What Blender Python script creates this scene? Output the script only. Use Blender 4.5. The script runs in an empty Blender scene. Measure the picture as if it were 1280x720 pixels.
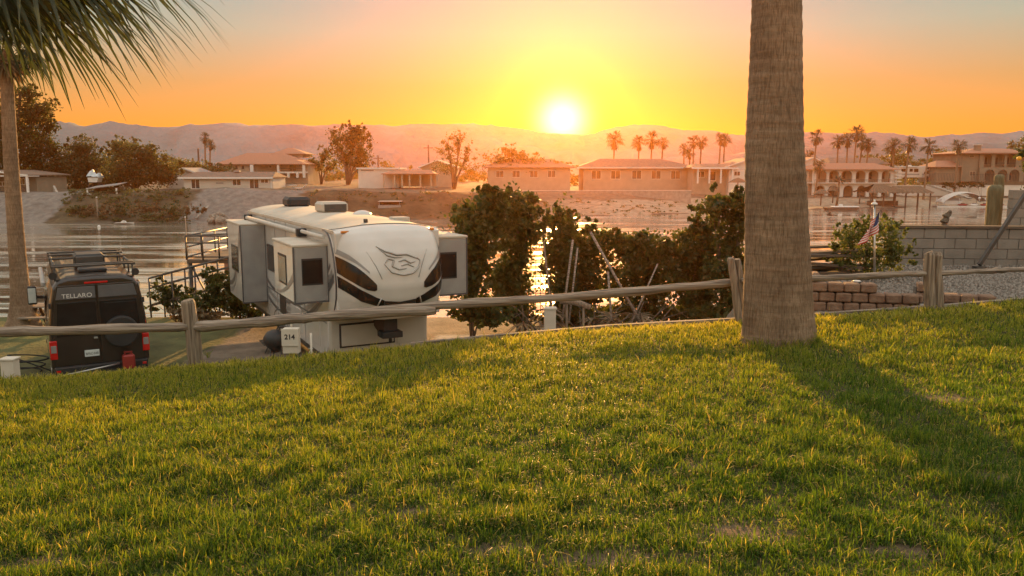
import bpy, math, random
import numpy as np
from mathutils import Vector, Matrix, Euler
R = math.radians
random.seed(7); rng = np.random.default_rng(11)
scene = bpy.context.scene
COL = scene.collection
CZ = 7.6; FPX = 1000.0; PITCH = math.atan(147/1000)
CP, SP = math.cos(PITCH), math.sin(PITCH)

def ray(px, py):
    a = (px-640)/FPX; b = (360-py)/FPX
    return Vector((a, CP+b*SP, -SP+b*CP))
def P(px, py, Y):                      # the place at distance Y that the photo shows there
    d = ray(px, py); t = Y/d.y
    return Vector((d.x*t, Y, CZ+d.z*t))
def PX(px, Y): return P(px, 300, Y).x

# ---------------------------------------------------------------- terrain
EDGE_Y = 12.0
_e = [P(x, y, EDGE_Y) for x, y in ((-300,492),(0,474),(120,466),(250,455),(380,445),(500,434),(640,421),(780,409),(920,402),(1020,396),(1170,386),(1280,377),(1500,365))]
_ex = [p.x for p in _e]; _ez = [p.z-0.05 for p in _e]
def sst(t): t = min(1, max(0, t)); return t*t*(3-2*t)
def zedge(x): return float(np.interp(x, _ex, _ez))
CAMP = 2.6
_sx = [-400,-140,-75,-45,0,30,60,95,160,500]
_sy = [119,119,117,117,128,143,158,172,178,178]
def shore(x): return float(np.interp(x, _sx, _sy)) + 1.2*math.sin(x*.21)+.7*math.sin(x*.53+1)
def plateau(x): return float(np.interp(x, [-400,-60,-45,-20,20,60,100,500], [4.2,4.2,4.6,4.0,3.0,2.3,2.1,2.1]))
def H(x, y):
    if y <= EDGE_Y:
        t = max(0, y)/EDGE_Y
        return (CZ-1.62)*(1-t) + zedge(x)*t + .02*math.sin(x*1.7+y)*math.sin(y*1.3)
    zl = np.interp(y, [EDGE_Y, 12.5, 14.8, 17, 27.6, 30.2, 33.5, 60], [zedge(x), zedge(x)-.25, CAMP+.35, CAMP, CAMP-.05, .9, -1.2, -2])
    zr = np.interp(y, [EDGE_Y, 12.3, 12.9, 13.35, 15.6, 16.6, 26, 60], [zedge(x), zedge(x)-.12, 5.1, 5.38, 5.72, 5.7, -1, -2])
    s = sst((x-4.3)/.9)
    z = zl*(1-s)+zr*s
    if y > 60:
        k = y-shore(x)
        pl = plateau(x)
        w = 13 if x < 0 else 22
        zz = -2 + 2*sst((k+8)/8) + (pl*sst(k/w) if k > 0 else 0)
        if k > 0: zz += .12*math.sin(x*.31+y*.17)+.1*math.sin(x*.9)*math.sin(y*.7)
        z = max(z, zz) if y > 70 else z
    return float(z)
def on_ground(px, py, y0=1.5, y1=400):
    d = ray(px, py); y = y0
    while y < y1:
        p = P(px, py, y)
        if p.z <= H(p.x, p.y): return Vector((p.x, p.y, H(p.x, p.y)))
        y *= 1.004
    return P(px, py, y1)

# ---------------------------------------------------------------- object helpers
def link(o, parent=None):
    COL.objects.link(o)
    if parent is not None: o.parent = parent
    return o
def tag(o, label=None, cat=None, group=None, kind=None):
    if label: o['label'] = label
    if cat: o['category'] = cat
    if group: o['group'] = group
    if kind: o['kind'] = kind
    return o
def thing(name, loc=(0,0,0), rz=0, label=None, cat=None, group=None, rot=None):
    o = bpy.data.objects.new(name, None); o.location = loc
    o.rotation_euler = rot if rot else (0,0,rz)
    o.empty_display_size = .2
    return tag(link(o), label, cat, group)
def copy_tree(o, parent=None):
    c = o.copy(); link(c)
    if parent is not None: c.parent = parent
    for ch in list(o.children): copy_tree(ch, c)
    return c
def np_mesh(name, v, f, mat, parent=None, smooth=False, col=None, uvs=None):
    v = np.asarray(v, dtype=np.float32); f = np.asarray(f, dtype=np.int32)
    me = bpy.data.meshes.new(name); k = f.shape[1]
    me.vertices.add(len(v)); me.vertices.foreach_set('co', v.ravel())
    me.loops.add(f.size); me.loops.foreach_set('vertex_index', f.ravel())
    me.polygons.add(len(f)); me.polygons.foreach_set('loop_start', np.arange(0, f.size, k, dtype=np.int32))
    me.polygons.foreach_set('loop_total', np.full(len(f), k, dtype=np.int32))
    if smooth: me.polygons.foreach_set('use_smooth', np.ones(len(f), dtype=bool))
    me.update(calc_edges=True); me.validate()
    if col is not None:
        a = me.color_attributes.new('tint', 'FLOAT_COLOR', 'POINT')
        c = np.ones((len(v), 4), dtype=np.float32); c[:, :3] = col
        a.data.foreach_set('color', c.ravel())
    me.materials.append(mat)
    return link(bpy.data.objects.new(name, me), parent)

class MB:
    """collects shapes into one mesh"""
    def __init__(s): s.v = []; s.f = []; s.T = None; s.sm = []
    def add(s, vs, fs, smooth=False):
        b = len(s.v)
        for p in vs:
            p = Vector(p)
            if s.T is not None: p = s.T @ p
            s.v.append(p)
        for f in fs: s.f.append(tuple(i+b for i in f)); s.sm.append(smooth)
        return s
    def box(s, x0, x1, y0, y1, z0, z1, bev=0.0):
        if bev <= 0:
            vs = [(x,y,z) for z in (z0,z1) for y in (y0,y1) for x in (x0,x1)]
            s.add(vs, [(0,2,3,1),(4,5,7,6),(0,1,5,4),(2,6,7,3),(0,4,6,2),(1,3,7,5)])
            return s
        b = min(bev, (x1-x0)/2.01, (y1-y0)/2.01, (z1-z0)/2.01)
        vs = []; idx = {}
        for i, sx in enumerate((-1,1)):
            for j, sy in enumerate((-1,1)):
                for k, sz in enumerate((-1,1)):
                    X = (x0,x1)[i]; Y = (y0,y1)[j]; Z = (z0,z1)[k]
                    for a in range(3):
                        p = [X-sx*b, Y-sy*b, Z-sz*b]; p[a] = (X,Y,Z)[a]
                        idx[(i,j,k,a)] = len(vs); vs.append(tuple(p))
        F = []
        def I(i,j,k,a): return idx[(i,j,k,a)]
        for k in (0,1):
            q = [I(0,0,k,2),I(1,0,k,2),I(1,1,k,2),I(0,1,k,2)]; F.append(q if k else q[::-1])
            q = [I(0,k,0,1),I(1,k,0,1),I(1,k,1,1),I(0,k,1,1)]; F.append(q[::-1] if k else q)
            q = [I(k,0,0,0),I(k,1,0,0),I(k,1,1,0),I(k,0,1,0)]; F.append(q if k else q[::-1])
        for i in (0,1):
            for j in (0,1):
                F.append([I(i,j,0,0),I(i,j,1,0),I(i,j,1,1),I(i,j,0,1)])
                F.append([I(i,0,j,0),I(i,1,j,0),I(i,1,j,2),I(i,0,j,2)])
                F.append([I(0,i,j,1),I(1,i,j,1),I(1,i,j,2),I(0,i,j,2)])
                for k in (0,1): F.append([I(i,j,k,0),I(i,j,k,1),I(i,j,k,2)])
        s.add(vs, F); return s
    def tube(s, pts, r, n=8, cap=True, smooth=True, sy=1.0):
        pts = [Vector(p) for p in pts]
        rs = r if isinstance(r, (list, tuple)) else [r]*len(pts)
        vs = []; prev = None
        for i, p in enumerate(pts):
            t = (pts[min(i+1,len(pts)-1)]-pts[max(i-1,0)])
            t = t.normalized() if t.length > 1e-9 else Vector((0,0,1))
            if prev is None:
                a = Vector((0,0,1)) if abs(t.z) < .9 else Vector((1,0,0))
                u = t.cross(a).normalized()
            else:
                u = (prev-t*prev.dot(t)).normalized()
            prev = u; w = t.cross(u)
            for k in range(n):
                an = 2*math.pi*k/n
                vs.append(p+(u*math.cos(an)+w*math.sin(an)*sy)*rs[i])
        fs = []
        for i in range(len(pts)-1):
            for k in range(n):
                fs.append((i*n+k, i*n+(k+1)%n, (i+1)*n+(k+1)%n, (i+1)*n+k))
        s.add(vs, fs, smooth)
        if cap:
            b = len(s.v)-len(vs)
            s.f.append(tuple(b+k for k in range(n))[::-1]); s.sm.append(False)
            s.f.append(tuple(b+(len(pts)-1)*n+k for k in range(n))); s.sm.append(False)
        return s
    def bar(s, a, b, w, h=None, up=(0,0,1)):
        """straight rectangular bar a->b, w wide, h high"""
        h = w if h is None else h
        a = Vector(a); b = Vector(b); t = (b-a).normalized(); up = Vector(up)
        if abs(t.dot(up)) > .98: up = Vector((0,1,0)) if abs(t.y) < .9 else Vector((1,0,0))
        u = t.cross(up).normalized()*w/2; v = u.cross(t).normalized()*h/2
        vs = [a-u-v, a+u-v, a+u+v, a-u+v, b-u-v, b+u-v, b+u+v, b-u+v]
        return s.add(vs, [(0,1,2,3)[::-1],(4,5,6,7),(0,1,5,4),(1,2,6,5),(2,3,7,6),(3,0,4,7)])
    def prism(s, poly, a, b, axis='y'):
        """polygon of (u,v) extruded from a to b along axis"""
        def m(u,v,w):
            return {'y':(u,w,v),'x':(w,u,v),'z':(u,v,w)}[axis]
        n = len(poly)
        vs = [m(u,v,a) for u,v in poly]+[m(u,v,b) for u,v in poly]
        fs = [tuple(range(n)), tuple(range(2*n-1,n-1,-1))]+[(i,(i+1)%n,n+(i+1)%n,n+i) for i in range(n)]
        return s.add(vs, fs)
    def ball(s, c, r, nu=14, nv=8, sc=(1,1,1)):
        vs = []; fs = []
        for j in range(nv+1):
            th = math.pi*j/nv
            for i in range(nu):
                ph = 2*math.pi*i/nu
                vs.append((c[0]+r*sc[0]*math.sin(th)*math.cos(ph), c[1]+r*sc[1]*math.sin(th)*math.sin(ph), c[2]+r*sc[2]*math.cos(th)))
        for j in range(nv):
            for i in range(nu): fs.append((j*nu+i,(j+1)*nu+i,(j+1)*nu+(i+1)%nu,j*nu+(i+1)%nu))
        return s.add(vs, fs, True)
    def grid(s, fn, nu, nv, smooth=True, closed=False):
        vs = [fn(i/(nu), j/(nv)) for j in range(nv+1) for i in range(nu+1)]
        fs = [(j*(nu+1)+i, j*(nu+1)+i+1, (j+1)*(nu+1)+i+1, (j+1)*(nu+1)+i) for j in range(nv) for i in range(nu)]
        return s.add(vs, fs, smooth)
    def build(s, name, mat, parent=None, label=None, cat=None, group=None, kind=None, bevel=0, auto=None):
        me = bpy.data.meshes.new(name)
        me.from_pydata([tuple(p) for p in s.v], [], s.f)
        me.polygons.foreach_set('use_smooth', s.sm)
        me.update()
        import bmesh
        bm = bmesh.new(); bm.from_mesh(me); bmesh.ops.recalc_face_normals(bm, faces=bm.faces); bm.to_mesh(me); bm.free()
        me.materials.append(mat)
        o = link(bpy.data.objects.new(name, me), parent)
        if bevel:
            m = o.modifiers.new('bevel', 'BEVEL'); m.width = bevel; m.segments = 2; m.limit_method = 'ANGLE'
        return tag(o, label, cat, group, kind)

def text(body, size, mat, parent, loc, rot, name='lettering', ext=.002, bold=0, align='CENTER', sx=1):
    cu = bpy.data.curves.new(name, 'FONT'); cu.body = body; cu.size = size; cu.extrude = ext; cu.offset = bold
    cu.align_x = align; cu.align_y = 'CENTER'; cu.resolution_u = 3
    o = link(bpy.data.objects.new(name, cu), parent); o.location = loc; o.rotation_euler = rot; o.scale = (sx,1,1)
    cu.materials.append(mat)
    bpy.context.view_layer.update()
    me = bpy.data.meshes.new_from_object(o.evaluated_get(bpy.context.evaluated_depsgraph_get())); nm = o.name
    q = link(bpy.data.objects.new(name, me), parent); q.location = loc; q.rotation_euler = rot; q.scale = (sx,1,1)
    bpy.data.objects.remove(o); q.name = name
    if not me.materials: me.materials.append(mat)
    return q

# ---------------------------------------------------------------- materials
def nodes_of(name):
    m = bpy.data.materials.new(name); m.use_nodes = True
    nt = m.node_tree; nt.nodes.clear()
    return m, nt, nt.nodes, nt.links
def mat(name, c1, c2=None, scale=4, rough=.7, bump=0, bscale=None, stretch=(1,1,1), metallic=0, coat=0, spec=.5, detail=6, c3=None, trans=0, alpha=1, bdist=.02):
    m, nt, N, L = nodes_of(name)
    out = N.new('ShaderNodeOutputMaterial'); b = N.new('ShaderNodeBsdfPrincipled')
    tc = N.new('ShaderNodeTexCoord'); mp = N.new('ShaderNodeMapping'); mp.inputs['Scale'].default_value = stretch
    L.new(tc.outputs['Object'], mp.inputs[0])
    b.inputs['Roughness'].default_value = rough; b.inputs['Metallic'].default_value = metallic
    b.inputs['Coat Weight'].default_value = coat; b.inputs['Specular IOR Level'].default_value = spec
    b.inputs['Transmission Weight'].default_value = trans
    c2 = c2 or tuple(min(1, c*1.15) for c in c1)
    n = N.new('ShaderNodeTexNoise'); n.inputs['Scale'].default_value = scale; n.inputs['Detail'].default_value = detail
    L.new(mp.outputs[0], n.inputs[0])
    r = N.new('ShaderNodeValToRGB'); r.color_ramp.elements[0].position = .32; r.color_ramp.elements[1].position = .68
    r.color_ramp.elements[0].color = (*c1, 1); r.color_ramp.elements[1].color = (*c2, 1)
    if c3:
        e = r.color_ramp.elements.new(.5); e.color = (*c3, 1)
    L.new(n.outputs[0], r.inputs[0]); L.new(r.outputs[0], b.inputs['Base Color'])
    if bump:
        n2 = N.new('ShaderNodeTexNoise'); n2.inputs['Scale'].default_value = bscale or scale*4; n2.inputs['Detail'].default_value = 7
        L.new(mp.outputs[0], n2.inputs[0])
        bp = N.new('ShaderNodeBump'); bp.inputs['Strength'].default_value = bump; bp.inputs['Distance'].default_value = bdist
        L.new(n2.outputs[0], bp.inputs['Height']); L.new(bp.outputs[0], b.inputs['Normal'])
    L.new(b.outputs[0], out.inputs[0])
    return m
def leafmat(name, dark, light, scale=2.0, trl=.4, tint=(1.0,1.15,.5), rough=.55, attr=False):
    m, nt, N, L = nodes_of(name)
    out = N.new('ShaderNodeOutputMaterial'); b = N.new('ShaderNodeBsdfPrincipled'); t = N.new('ShaderNodeBsdfTranslucent')
    mx = N.new('ShaderNodeMixShader'); mx.inputs[0].default_value = trl
    b.inputs['Roughness'].default_value = rough; b.inputs['Specular IOR Level'].default_value = .35
    if attr:
        a = N.new('ShaderNodeAttribute'); a.attribute_name = 'tint'; src = a.outputs['Color']
    else:
        tc = N.new('ShaderNodeTexCoord'); n = N.new('ShaderNodeTexNoise'); n.inputs['Scale'].default_value = scale; n.inputs['Detail'].default_value = 8
        n.inputs['Roughness'].default_value = .7
        L.new(tc.outputs['Object'], n.inputs[0])
        r = N.new('ShaderNodeValToRGB'); r.color_ramp.elements[0].position = .35; r.color_ramp.elements[1].position = .65
        r.color_ramp.elements[0].color = (*dark, 1); r.color_ramp.elements[1].color = (*light, 1)
        L.new(n.outputs[0], r.inputs[0]); src = r.outputs[0]
    ml = N.new('ShaderNodeMix'); ml.data_type = 'RGBA'; ml.blend_type = 'MULTIPLY'; ml.inputs[0].default_value = 1
    L.new(src, ml.inputs[6]); ml.inputs[7].default_value = (*[c*1.6 for c in tint], 1)
    L.new(src, b.inputs['Base Color']); L.new(ml.outputs[2], t.inputs[0])
    L.new(b.outputs[0], mx.inputs[1]); L.new(t.outputs[0], mx.inputs[2]); L.new(mx.outputs[0], out.inputs[0])
    return m
def attrmat(name, rough=.9, nscale=1.5, bump=.4, bscale=8, vary=.35, bdist=.05):
    """base colour from a per-vertex land type, broken up by noise"""
    m, nt, N, L = nodes_of(name)
    out = N.new('ShaderNodeOutputMaterial'); b = N.new('ShaderNodeBsdfPrincipled'); b.inputs['Roughness'].default_value = rough
    b.inputs['Specular IOR Level'].default_value = .2
    a = N.new('ShaderNodeAttribute'); a.attribute_name = 'tint'
    tc = N.new('ShaderNodeTexCoord'); n = N.new('ShaderNodeTexNoise'); n.inputs['Scale'].default_value = nscale; n.inputs['Detail'].default_value = 10
    n.inputs['Roughness'].default_value = .65
    L.new(tc.outputs['Object'], n.inputs[0])
    mr = N.new('ShaderNodeMapRange'); mr.inputs[1].default_value = .3; mr.inputs[2].default_value = .7; mr.inputs[3].default_value = 1-vary; mr.inputs[4].default_value = 1+vary
    L.new(n.outputs[0], mr.inputs[0])
    vm = N.new('ShaderNodeVectorMath'); vm.operation = 'SCALE'; L.new(a.outputs['Color'], vm.inputs[0]); L.new(mr.outputs[0], vm.inputs['Scale'])
    L.new(vm.outputs[0], b.inputs['Base Color'])
    n2 = N.new('ShaderNodeTexNoise'); n2.inputs['Scale'].default_value = bscale; n2.inputs['Detail'].default_value = 8; L.new(tc.outputs['Object'], n2.inputs[0])
    bp = N.new('ShaderNodeBump'); bp.inputs['Strength'].default_value = bump; bp.inputs['Distance'].default_value = bdist
    L.new(n2.outputs[0], bp.inputs['Height']); L.new(bp.outputs[0], b.inputs['Normal']); L.new(b.outputs[0], out.inputs[0])
    return m

M = {}
M['wood'] = mat('weathered_rail_wood', (.12,.095,.075), (.40,.335,.27), scale=7, stretch=(.16,4,4), rough=.85, bump=1, bscale=9, c3=(.27,.215,.165))
M['wood_post'] = mat('weathered_post_wood', (.12,.09,.065), (.39,.31,.23), scale=7, stretch=(5,5,.25), rough=.85, bump=.9, bscale=10)
M['darkwood'] = mat('dark_timber', (.09,.065,.045), (.17,.125,.09), scale=5, stretch=(.4,3,3), rough=.85, bump=.5)
M['white'] = mat('white_paint', (.72,.71,.68), (.8,.79,.77), scale=3, rough=.45)
M['gelcoat'] = mat('white_gelcoat', (.60,.575,.54), (.68,.655,.62), scale=1.5, rough=.22, coat=.5)
M['roofmem'] = mat('dusty_roof_membrane', (.50,.44,.36), (.62,.56,.47), scale=1.2, rough=.75, bump=.1)
M['beige'] = mat('beige_fibreglass', (.46,.42,.36), (.52,.48,.41), scale=2, rough=.4)
M['grey'] = mat('mid_grey', (.30,.29,.28), (.36,.35,.33), scale=3, rough=.5)
M['graph_grey'] = mat('graphite_decal', (.09,.09,.095), (.11,.11,.115), scale=5, rough=.35)
M['silver_decal'] = mat('silver_decal', (.24,.23,.22), (.30,.29,.28), scale=5, rough=.35)
M['chrome_decal'] = mat('pale_metal_emblem', (.36,.34,.32), (.44,.42,.39), scale=5, rough=.3, metallic=.3)
M['glass'] = mat('dark_glass', (.012,.011,.011), (.02,.019,.018), rough=.12, spec=.35)
M['glass_far'] = mat('house_glass', (.05,.05,.05), (.10,.095,.085), rough=.12, scale=.8)
M['vanpaint'] = mat('dark_brown_metallic_paint', (.020,.015,.012), (.028,.021,.017), rough=.28, coat=.7, metallic=.2)
M['blackplastic'] = mat('black_plastic', (.018,.018,.018), (.03,.03,.03), rough=.55)
M['rubber'] = mat('tyre_rubber', (.015,.015,.015), (.025,.025,.025), rough=.85)
M['metal'] = mat('brushed_metal', (.45,.45,.45), (.58,.57,.55), rough=.35, metallic=.9)
M['darkmetal'] = mat('dark_painted_steel', (.06,.055,.05), (.10,.09,.08), rough=.5, metallic=.3)
M['red'] = mat('red_lens', (.45,.012,.01), (.6,.02,.015), rough=.15)
M['redplastic'] = mat('red_plastic', (.22,.02,.015), (.30,.03,.02), rough=.5)
M['amber'] = mat('amber_lens', (.6,.2,.03), (.7,.26,.05), rough=.2)
M['concrete'] = mat('concrete', (.30,.27,.23), (.42,.385,.33), scale=1.5, rough=.9, bump=.3, c3=(.36,.33,.28))
M['blocks'] = mat('concrete_block', (.21,.185,.16), (.29,.26,.225), scale=2.2, rough=.92, bump=.5, bscale=30)
M['mortar'] = mat('mortar', (.16,.145,.13), (.2,.18,.16), rough=.95)
M['splitblock'] = mat('split_face_block', (.20,.12,.08), (.31,.205,.14), scale=5, rough=.95, bump=1, bscale=18, bdist=.03)
M['bark'] = mat('tree_bark', (.10,.075,.055), (.19,.15,.11), scale=5, stretch=(3,3,.6), rough=.95, bump=.8)
M['stucco_tan'] = mat('tan_stucco', (.42,.34,.25), (.50,.41,.31), scale=.7, rough=.9, bump=.1)
M['stucco_white'] = mat('white_stucco', (.66,.62,.56), (.75,.71,.65), scale=.7, rough=.9)
M['stucco_brown'] = mat('olive_stucco', (.24,.20,.145), (.30,.25,.18), scale=.7, rough=.9)
M['siding'] = mat('pale_siding', (.60,.56,.49), (.67,.63,.56), scale=.5, rough=.8, stretch=(1,1,6))
M['clay'] = mat('clay_roof_tile', (.34,.16,.10), (.46,.24,.15), scale=3, stretch=(4,1,1), rough=.85, bump=.6, bscale=6)
M['brownroof'] = mat('brown_roof', (.17,.12,.09), (.25,.18,.13), scale=2, rough=.9, bump=.4)
M['greyroof'] = mat('grey_shingle_roof', (.22,.21,.20), (.31,.30,.28), scale=2, rough=.9)
M['thatch'] = mat('palm_thatch', (.11,.085,.055), (.21,.165,.11), scale=4, stretch=(2,2,.6), rough=1, bump=1, bscale=9, bdist=.1)
M['rock'] = mat('bank_rock', (.20,.17,.135), (.38,.33,.27), scale=3, rough=.95, bump=.8)
M['tarp'] = mat('pale_blue_tarp', (.45,.55,.62), (.62,.70,.74), scale=2, rough=.5)
M['canvas'] = mat('pale_canvas', (.52,.50,.46), (.62,.60,.55), rough=.8)
M['cactus'] = mat('ribbed_cactus_skin', (.12,.10,.05), (.20,.165,.09), scale=6, stretch=(3,3,.5), rough=.8, bump=.7)
M['fruit'] = mat('orange_peel', (.75,.36,.03), (.85,.45,.05), rough=.5, scale=20)
M['cream'] = mat('cream_enamel', (.60,.55,.46), (.66,.61,.52), rough=.5, scale=4)
M['ink'] = mat('black_ink', (.02,.02,.02), (.03,.03,.03), rough=.6)
M['flag_white'] = mat('flag_white_cloth', (.7,.68,.64), (.75,.73,.7), rough=.9)
M['flag_red'] = mat('flag_red_cloth', (.5,.04,.04), (.58,.06,.05), rough=.9)
M['flag_blue'] = mat('flag_blue_cloth', (.03,.04,.12), (.04,.05,.15), rough=.9)
M['plate'] = mat('licence_plate', (.55,.62,.62), (.66,.70,.68), rough=.4, scale=12)
M['lawn_soil'] = attrmat('lawn_soil', nscale=9, bump=1, bscale=60, vary=.5, bdist=.02)
M['ground'] = attrmat('ground', nscale=1.1, bump=.8, bscale=9, vary=.35, bdist=.06)
M['gravel'] = mat('gravel_stones', (.17,.145,.12), (.34,.30,.26), scale=25, rough=.95, c3=(.33,.29,.25))
M['hills'] = attrmat('desert_hills', nscale=.02, bump=1, bscale=.05, vary=.25, bdist=6)
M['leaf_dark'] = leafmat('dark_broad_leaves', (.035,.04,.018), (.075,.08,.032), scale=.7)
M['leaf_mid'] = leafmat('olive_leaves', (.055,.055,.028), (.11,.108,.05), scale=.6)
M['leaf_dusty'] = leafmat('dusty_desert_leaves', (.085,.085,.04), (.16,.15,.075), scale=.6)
M['leaf_shrub'] = leafmat('oleander_leaves', (.05,.055,.02), (.11,.11,.035), scale=2)
M['leaf_bright'] = leafmat('feathery_green_leaves', (.085,.09,.03), (.16,.16,.055), scale=3, trl=.45)
M['leaf_dry'] = leafmat('dry_leaves', (.14,.10,.055), (.24,.18,.10), scale=3, trl=.3, tint=(1,.8,.5))
M['palm_leaf'] = leafmat('palm_frond', (.05,.06,.038), (.09,.10,.06), scale=2.5, trl=.3, tint=(1,1.1,.55))
M['palm_dry'] = leafmat('dry_palm_frond', (.16,.115,.065), (.26,.20,.12), scale=3, trl=.25, tint=(1,.8,.5))
M['grass'] = leafmat('grass_blades', None, None, trl=.55, tint=(1.12,1.08,.32), rough=.5, attr=True)
# ---------------------------------------------------------------- the land
def fan_ground():
    ys = list(np.linspace(12.0, 18, 50))+list(np.linspace(18.3, 36, 50))+list(np.linspace(37, 100, 22))+list(np.linspace(102, 200, 110))+list(np.geomspace(203, 1300, 26))
    us = np.linspace(-1, 1, 301)
    V = []; C = []
    dry = np.array([.27,.225,.16]); grassy = np.array([.105,.115,.04]); dirt = np.array([.20,.155,.11]); gravel = np.array([.22,.19,.165])
    mud = np.array([.10,.085,.06]); sand = np.array([.44,.37,.27]); conc = np.array([.42,.385,.34]); scrub = np.array([.10,.082,.048])
    for y in ys:
        hw = y*.95+14
        for u in us:
            x = u*hw
            z = H(x, y)
            n = .5+.5*math.sin(x*.8+1.3*math.sin(y*.6))*math.sin(y*.9+x*.3)
            if y < 60:
                s = sst((x-4.3)/.9)
                c = grassy*(1-.5*n*.6)+dirt*.25*n
                if y < 15: c = dirt*.75+grassy*.4
                # concrete drive strip crossing in front of the shrubs, bare dirt at the shrubs
                if x > -2.6 and x < 4.6 and 21.3 < y < 24.2: c = conc*.9
                elif x > -4.5 and x < 4.6 and y > 18: c = dirt
                if -8.6 < x < -2.4 and 15.5 < y < 27: c = dirt*.9+gravel*.15
                if y > 27.8: c = mud+dirt*.3*n
                c = c*(1-s)+gravel*s
            else:
                k = y-shore(x)
                left = 1-sst((x+5)/25)
                if k < .8: c = mud
                else:
                    c = (scrub*(.6+.6*n))*left+sand*.8*(1-left)
                    if k > 14: c = dry*.55+scrub*.25*n
                if k > 0 and k < 16 and x < -69: c = conc*.5
                if k > 0 and k < 17 and -50 < x < -34: c = conc*.5
            V.append((x, y, z)); C.append(c)
    nu = len(us); F = []
    for j in range(len(ys)-1):
        for i in range(nu-1):
            F.append((j*nu+i, j*nu+i+1, (j+1)*nu+i+1, (j+1)*nu+i))
    o = np_mesh('ground', V, F, M['ground'], smooth=True, col=np.array(C)); tag(o, kind='structure')
fan_ground()

def bare(x, y):
    v = 0
    for px, py, rx, ry in ((930,668,.33,.16),(760,700,.40,.15),(620,690,.25,.1),(1130,690,.3,.1),(60,705,.2,.1),(1240,600,.25,.12),(870,585,.2,.12),(520,640,.18,.1),(1180,500,.25,.2)):
        g = BP[(px,py)]
        v = np.maximum(v, np.exp(-(((x-g.x)/rx)**2+((y-g.y)/ry)**2)))
    return v
BP = {}
for q in ((930,668),(760,700),(620,690),(1130,690),(60,705),(1240,600),(870,585),(520,640),(1180,500)): BP[q] = on_ground(*q)

def lawn():
    ys = list(np.linspace(-8, 2, 14))+list(np.linspace(2.2, 12.02, 100)); xs = np.linspace(-14, 16, 240)
    V = []; C = []
    for y in ys:
        for x in xs:
            V.append((x, y, H(x, y)))
            b = float(bare(x, y))
            C.append(np.array([.070,.065,.026])*(1-b)+np.array([.15,.105,.07])*b)
    nu = len(xs); F = [(j*nu+i, j*nu+i+1, (j+1)*nu+i+1, (j+1)*nu+i) for j in range(len(ys)-1) for i in range(nu-1)]
    o = np_mesh('lawn', V, F, M['lawn_soil'], smooth=True, col=np.array(C)); tag(o, kind='structure')
lawn()

def vH(x, y):
    t = np.clip(y, 0, None)/EDGE_Y
    return (CZ-1.62)*(1-t)+np.interp(x, _ex, _ez)*t+.02*np.sin(x*1.7+y)*np.sin(y*1.3)

def vnoise(x, y, seed=0):
    r = np.random.default_rng(seed); g = r.random((64, 64))
    xi = np.floor(x).astype(int); yi = np.floor(y).astype(int); fx = x-xi; fy = y-yi
    fx = fx*fx*(3-2*fx); fy = fy*fy*(3-2*fy)
    a = g[xi%64, yi%64]; b = g[(xi+1)%64, yi%64]; c = g[xi%64, (yi+1)%64]; d = g[(xi+1)%64, (yi+1)%64]
    return (a*(1-fx)+b*fx)*(1-fy)+(c*(1-fx)+d*fx)*fy

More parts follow.
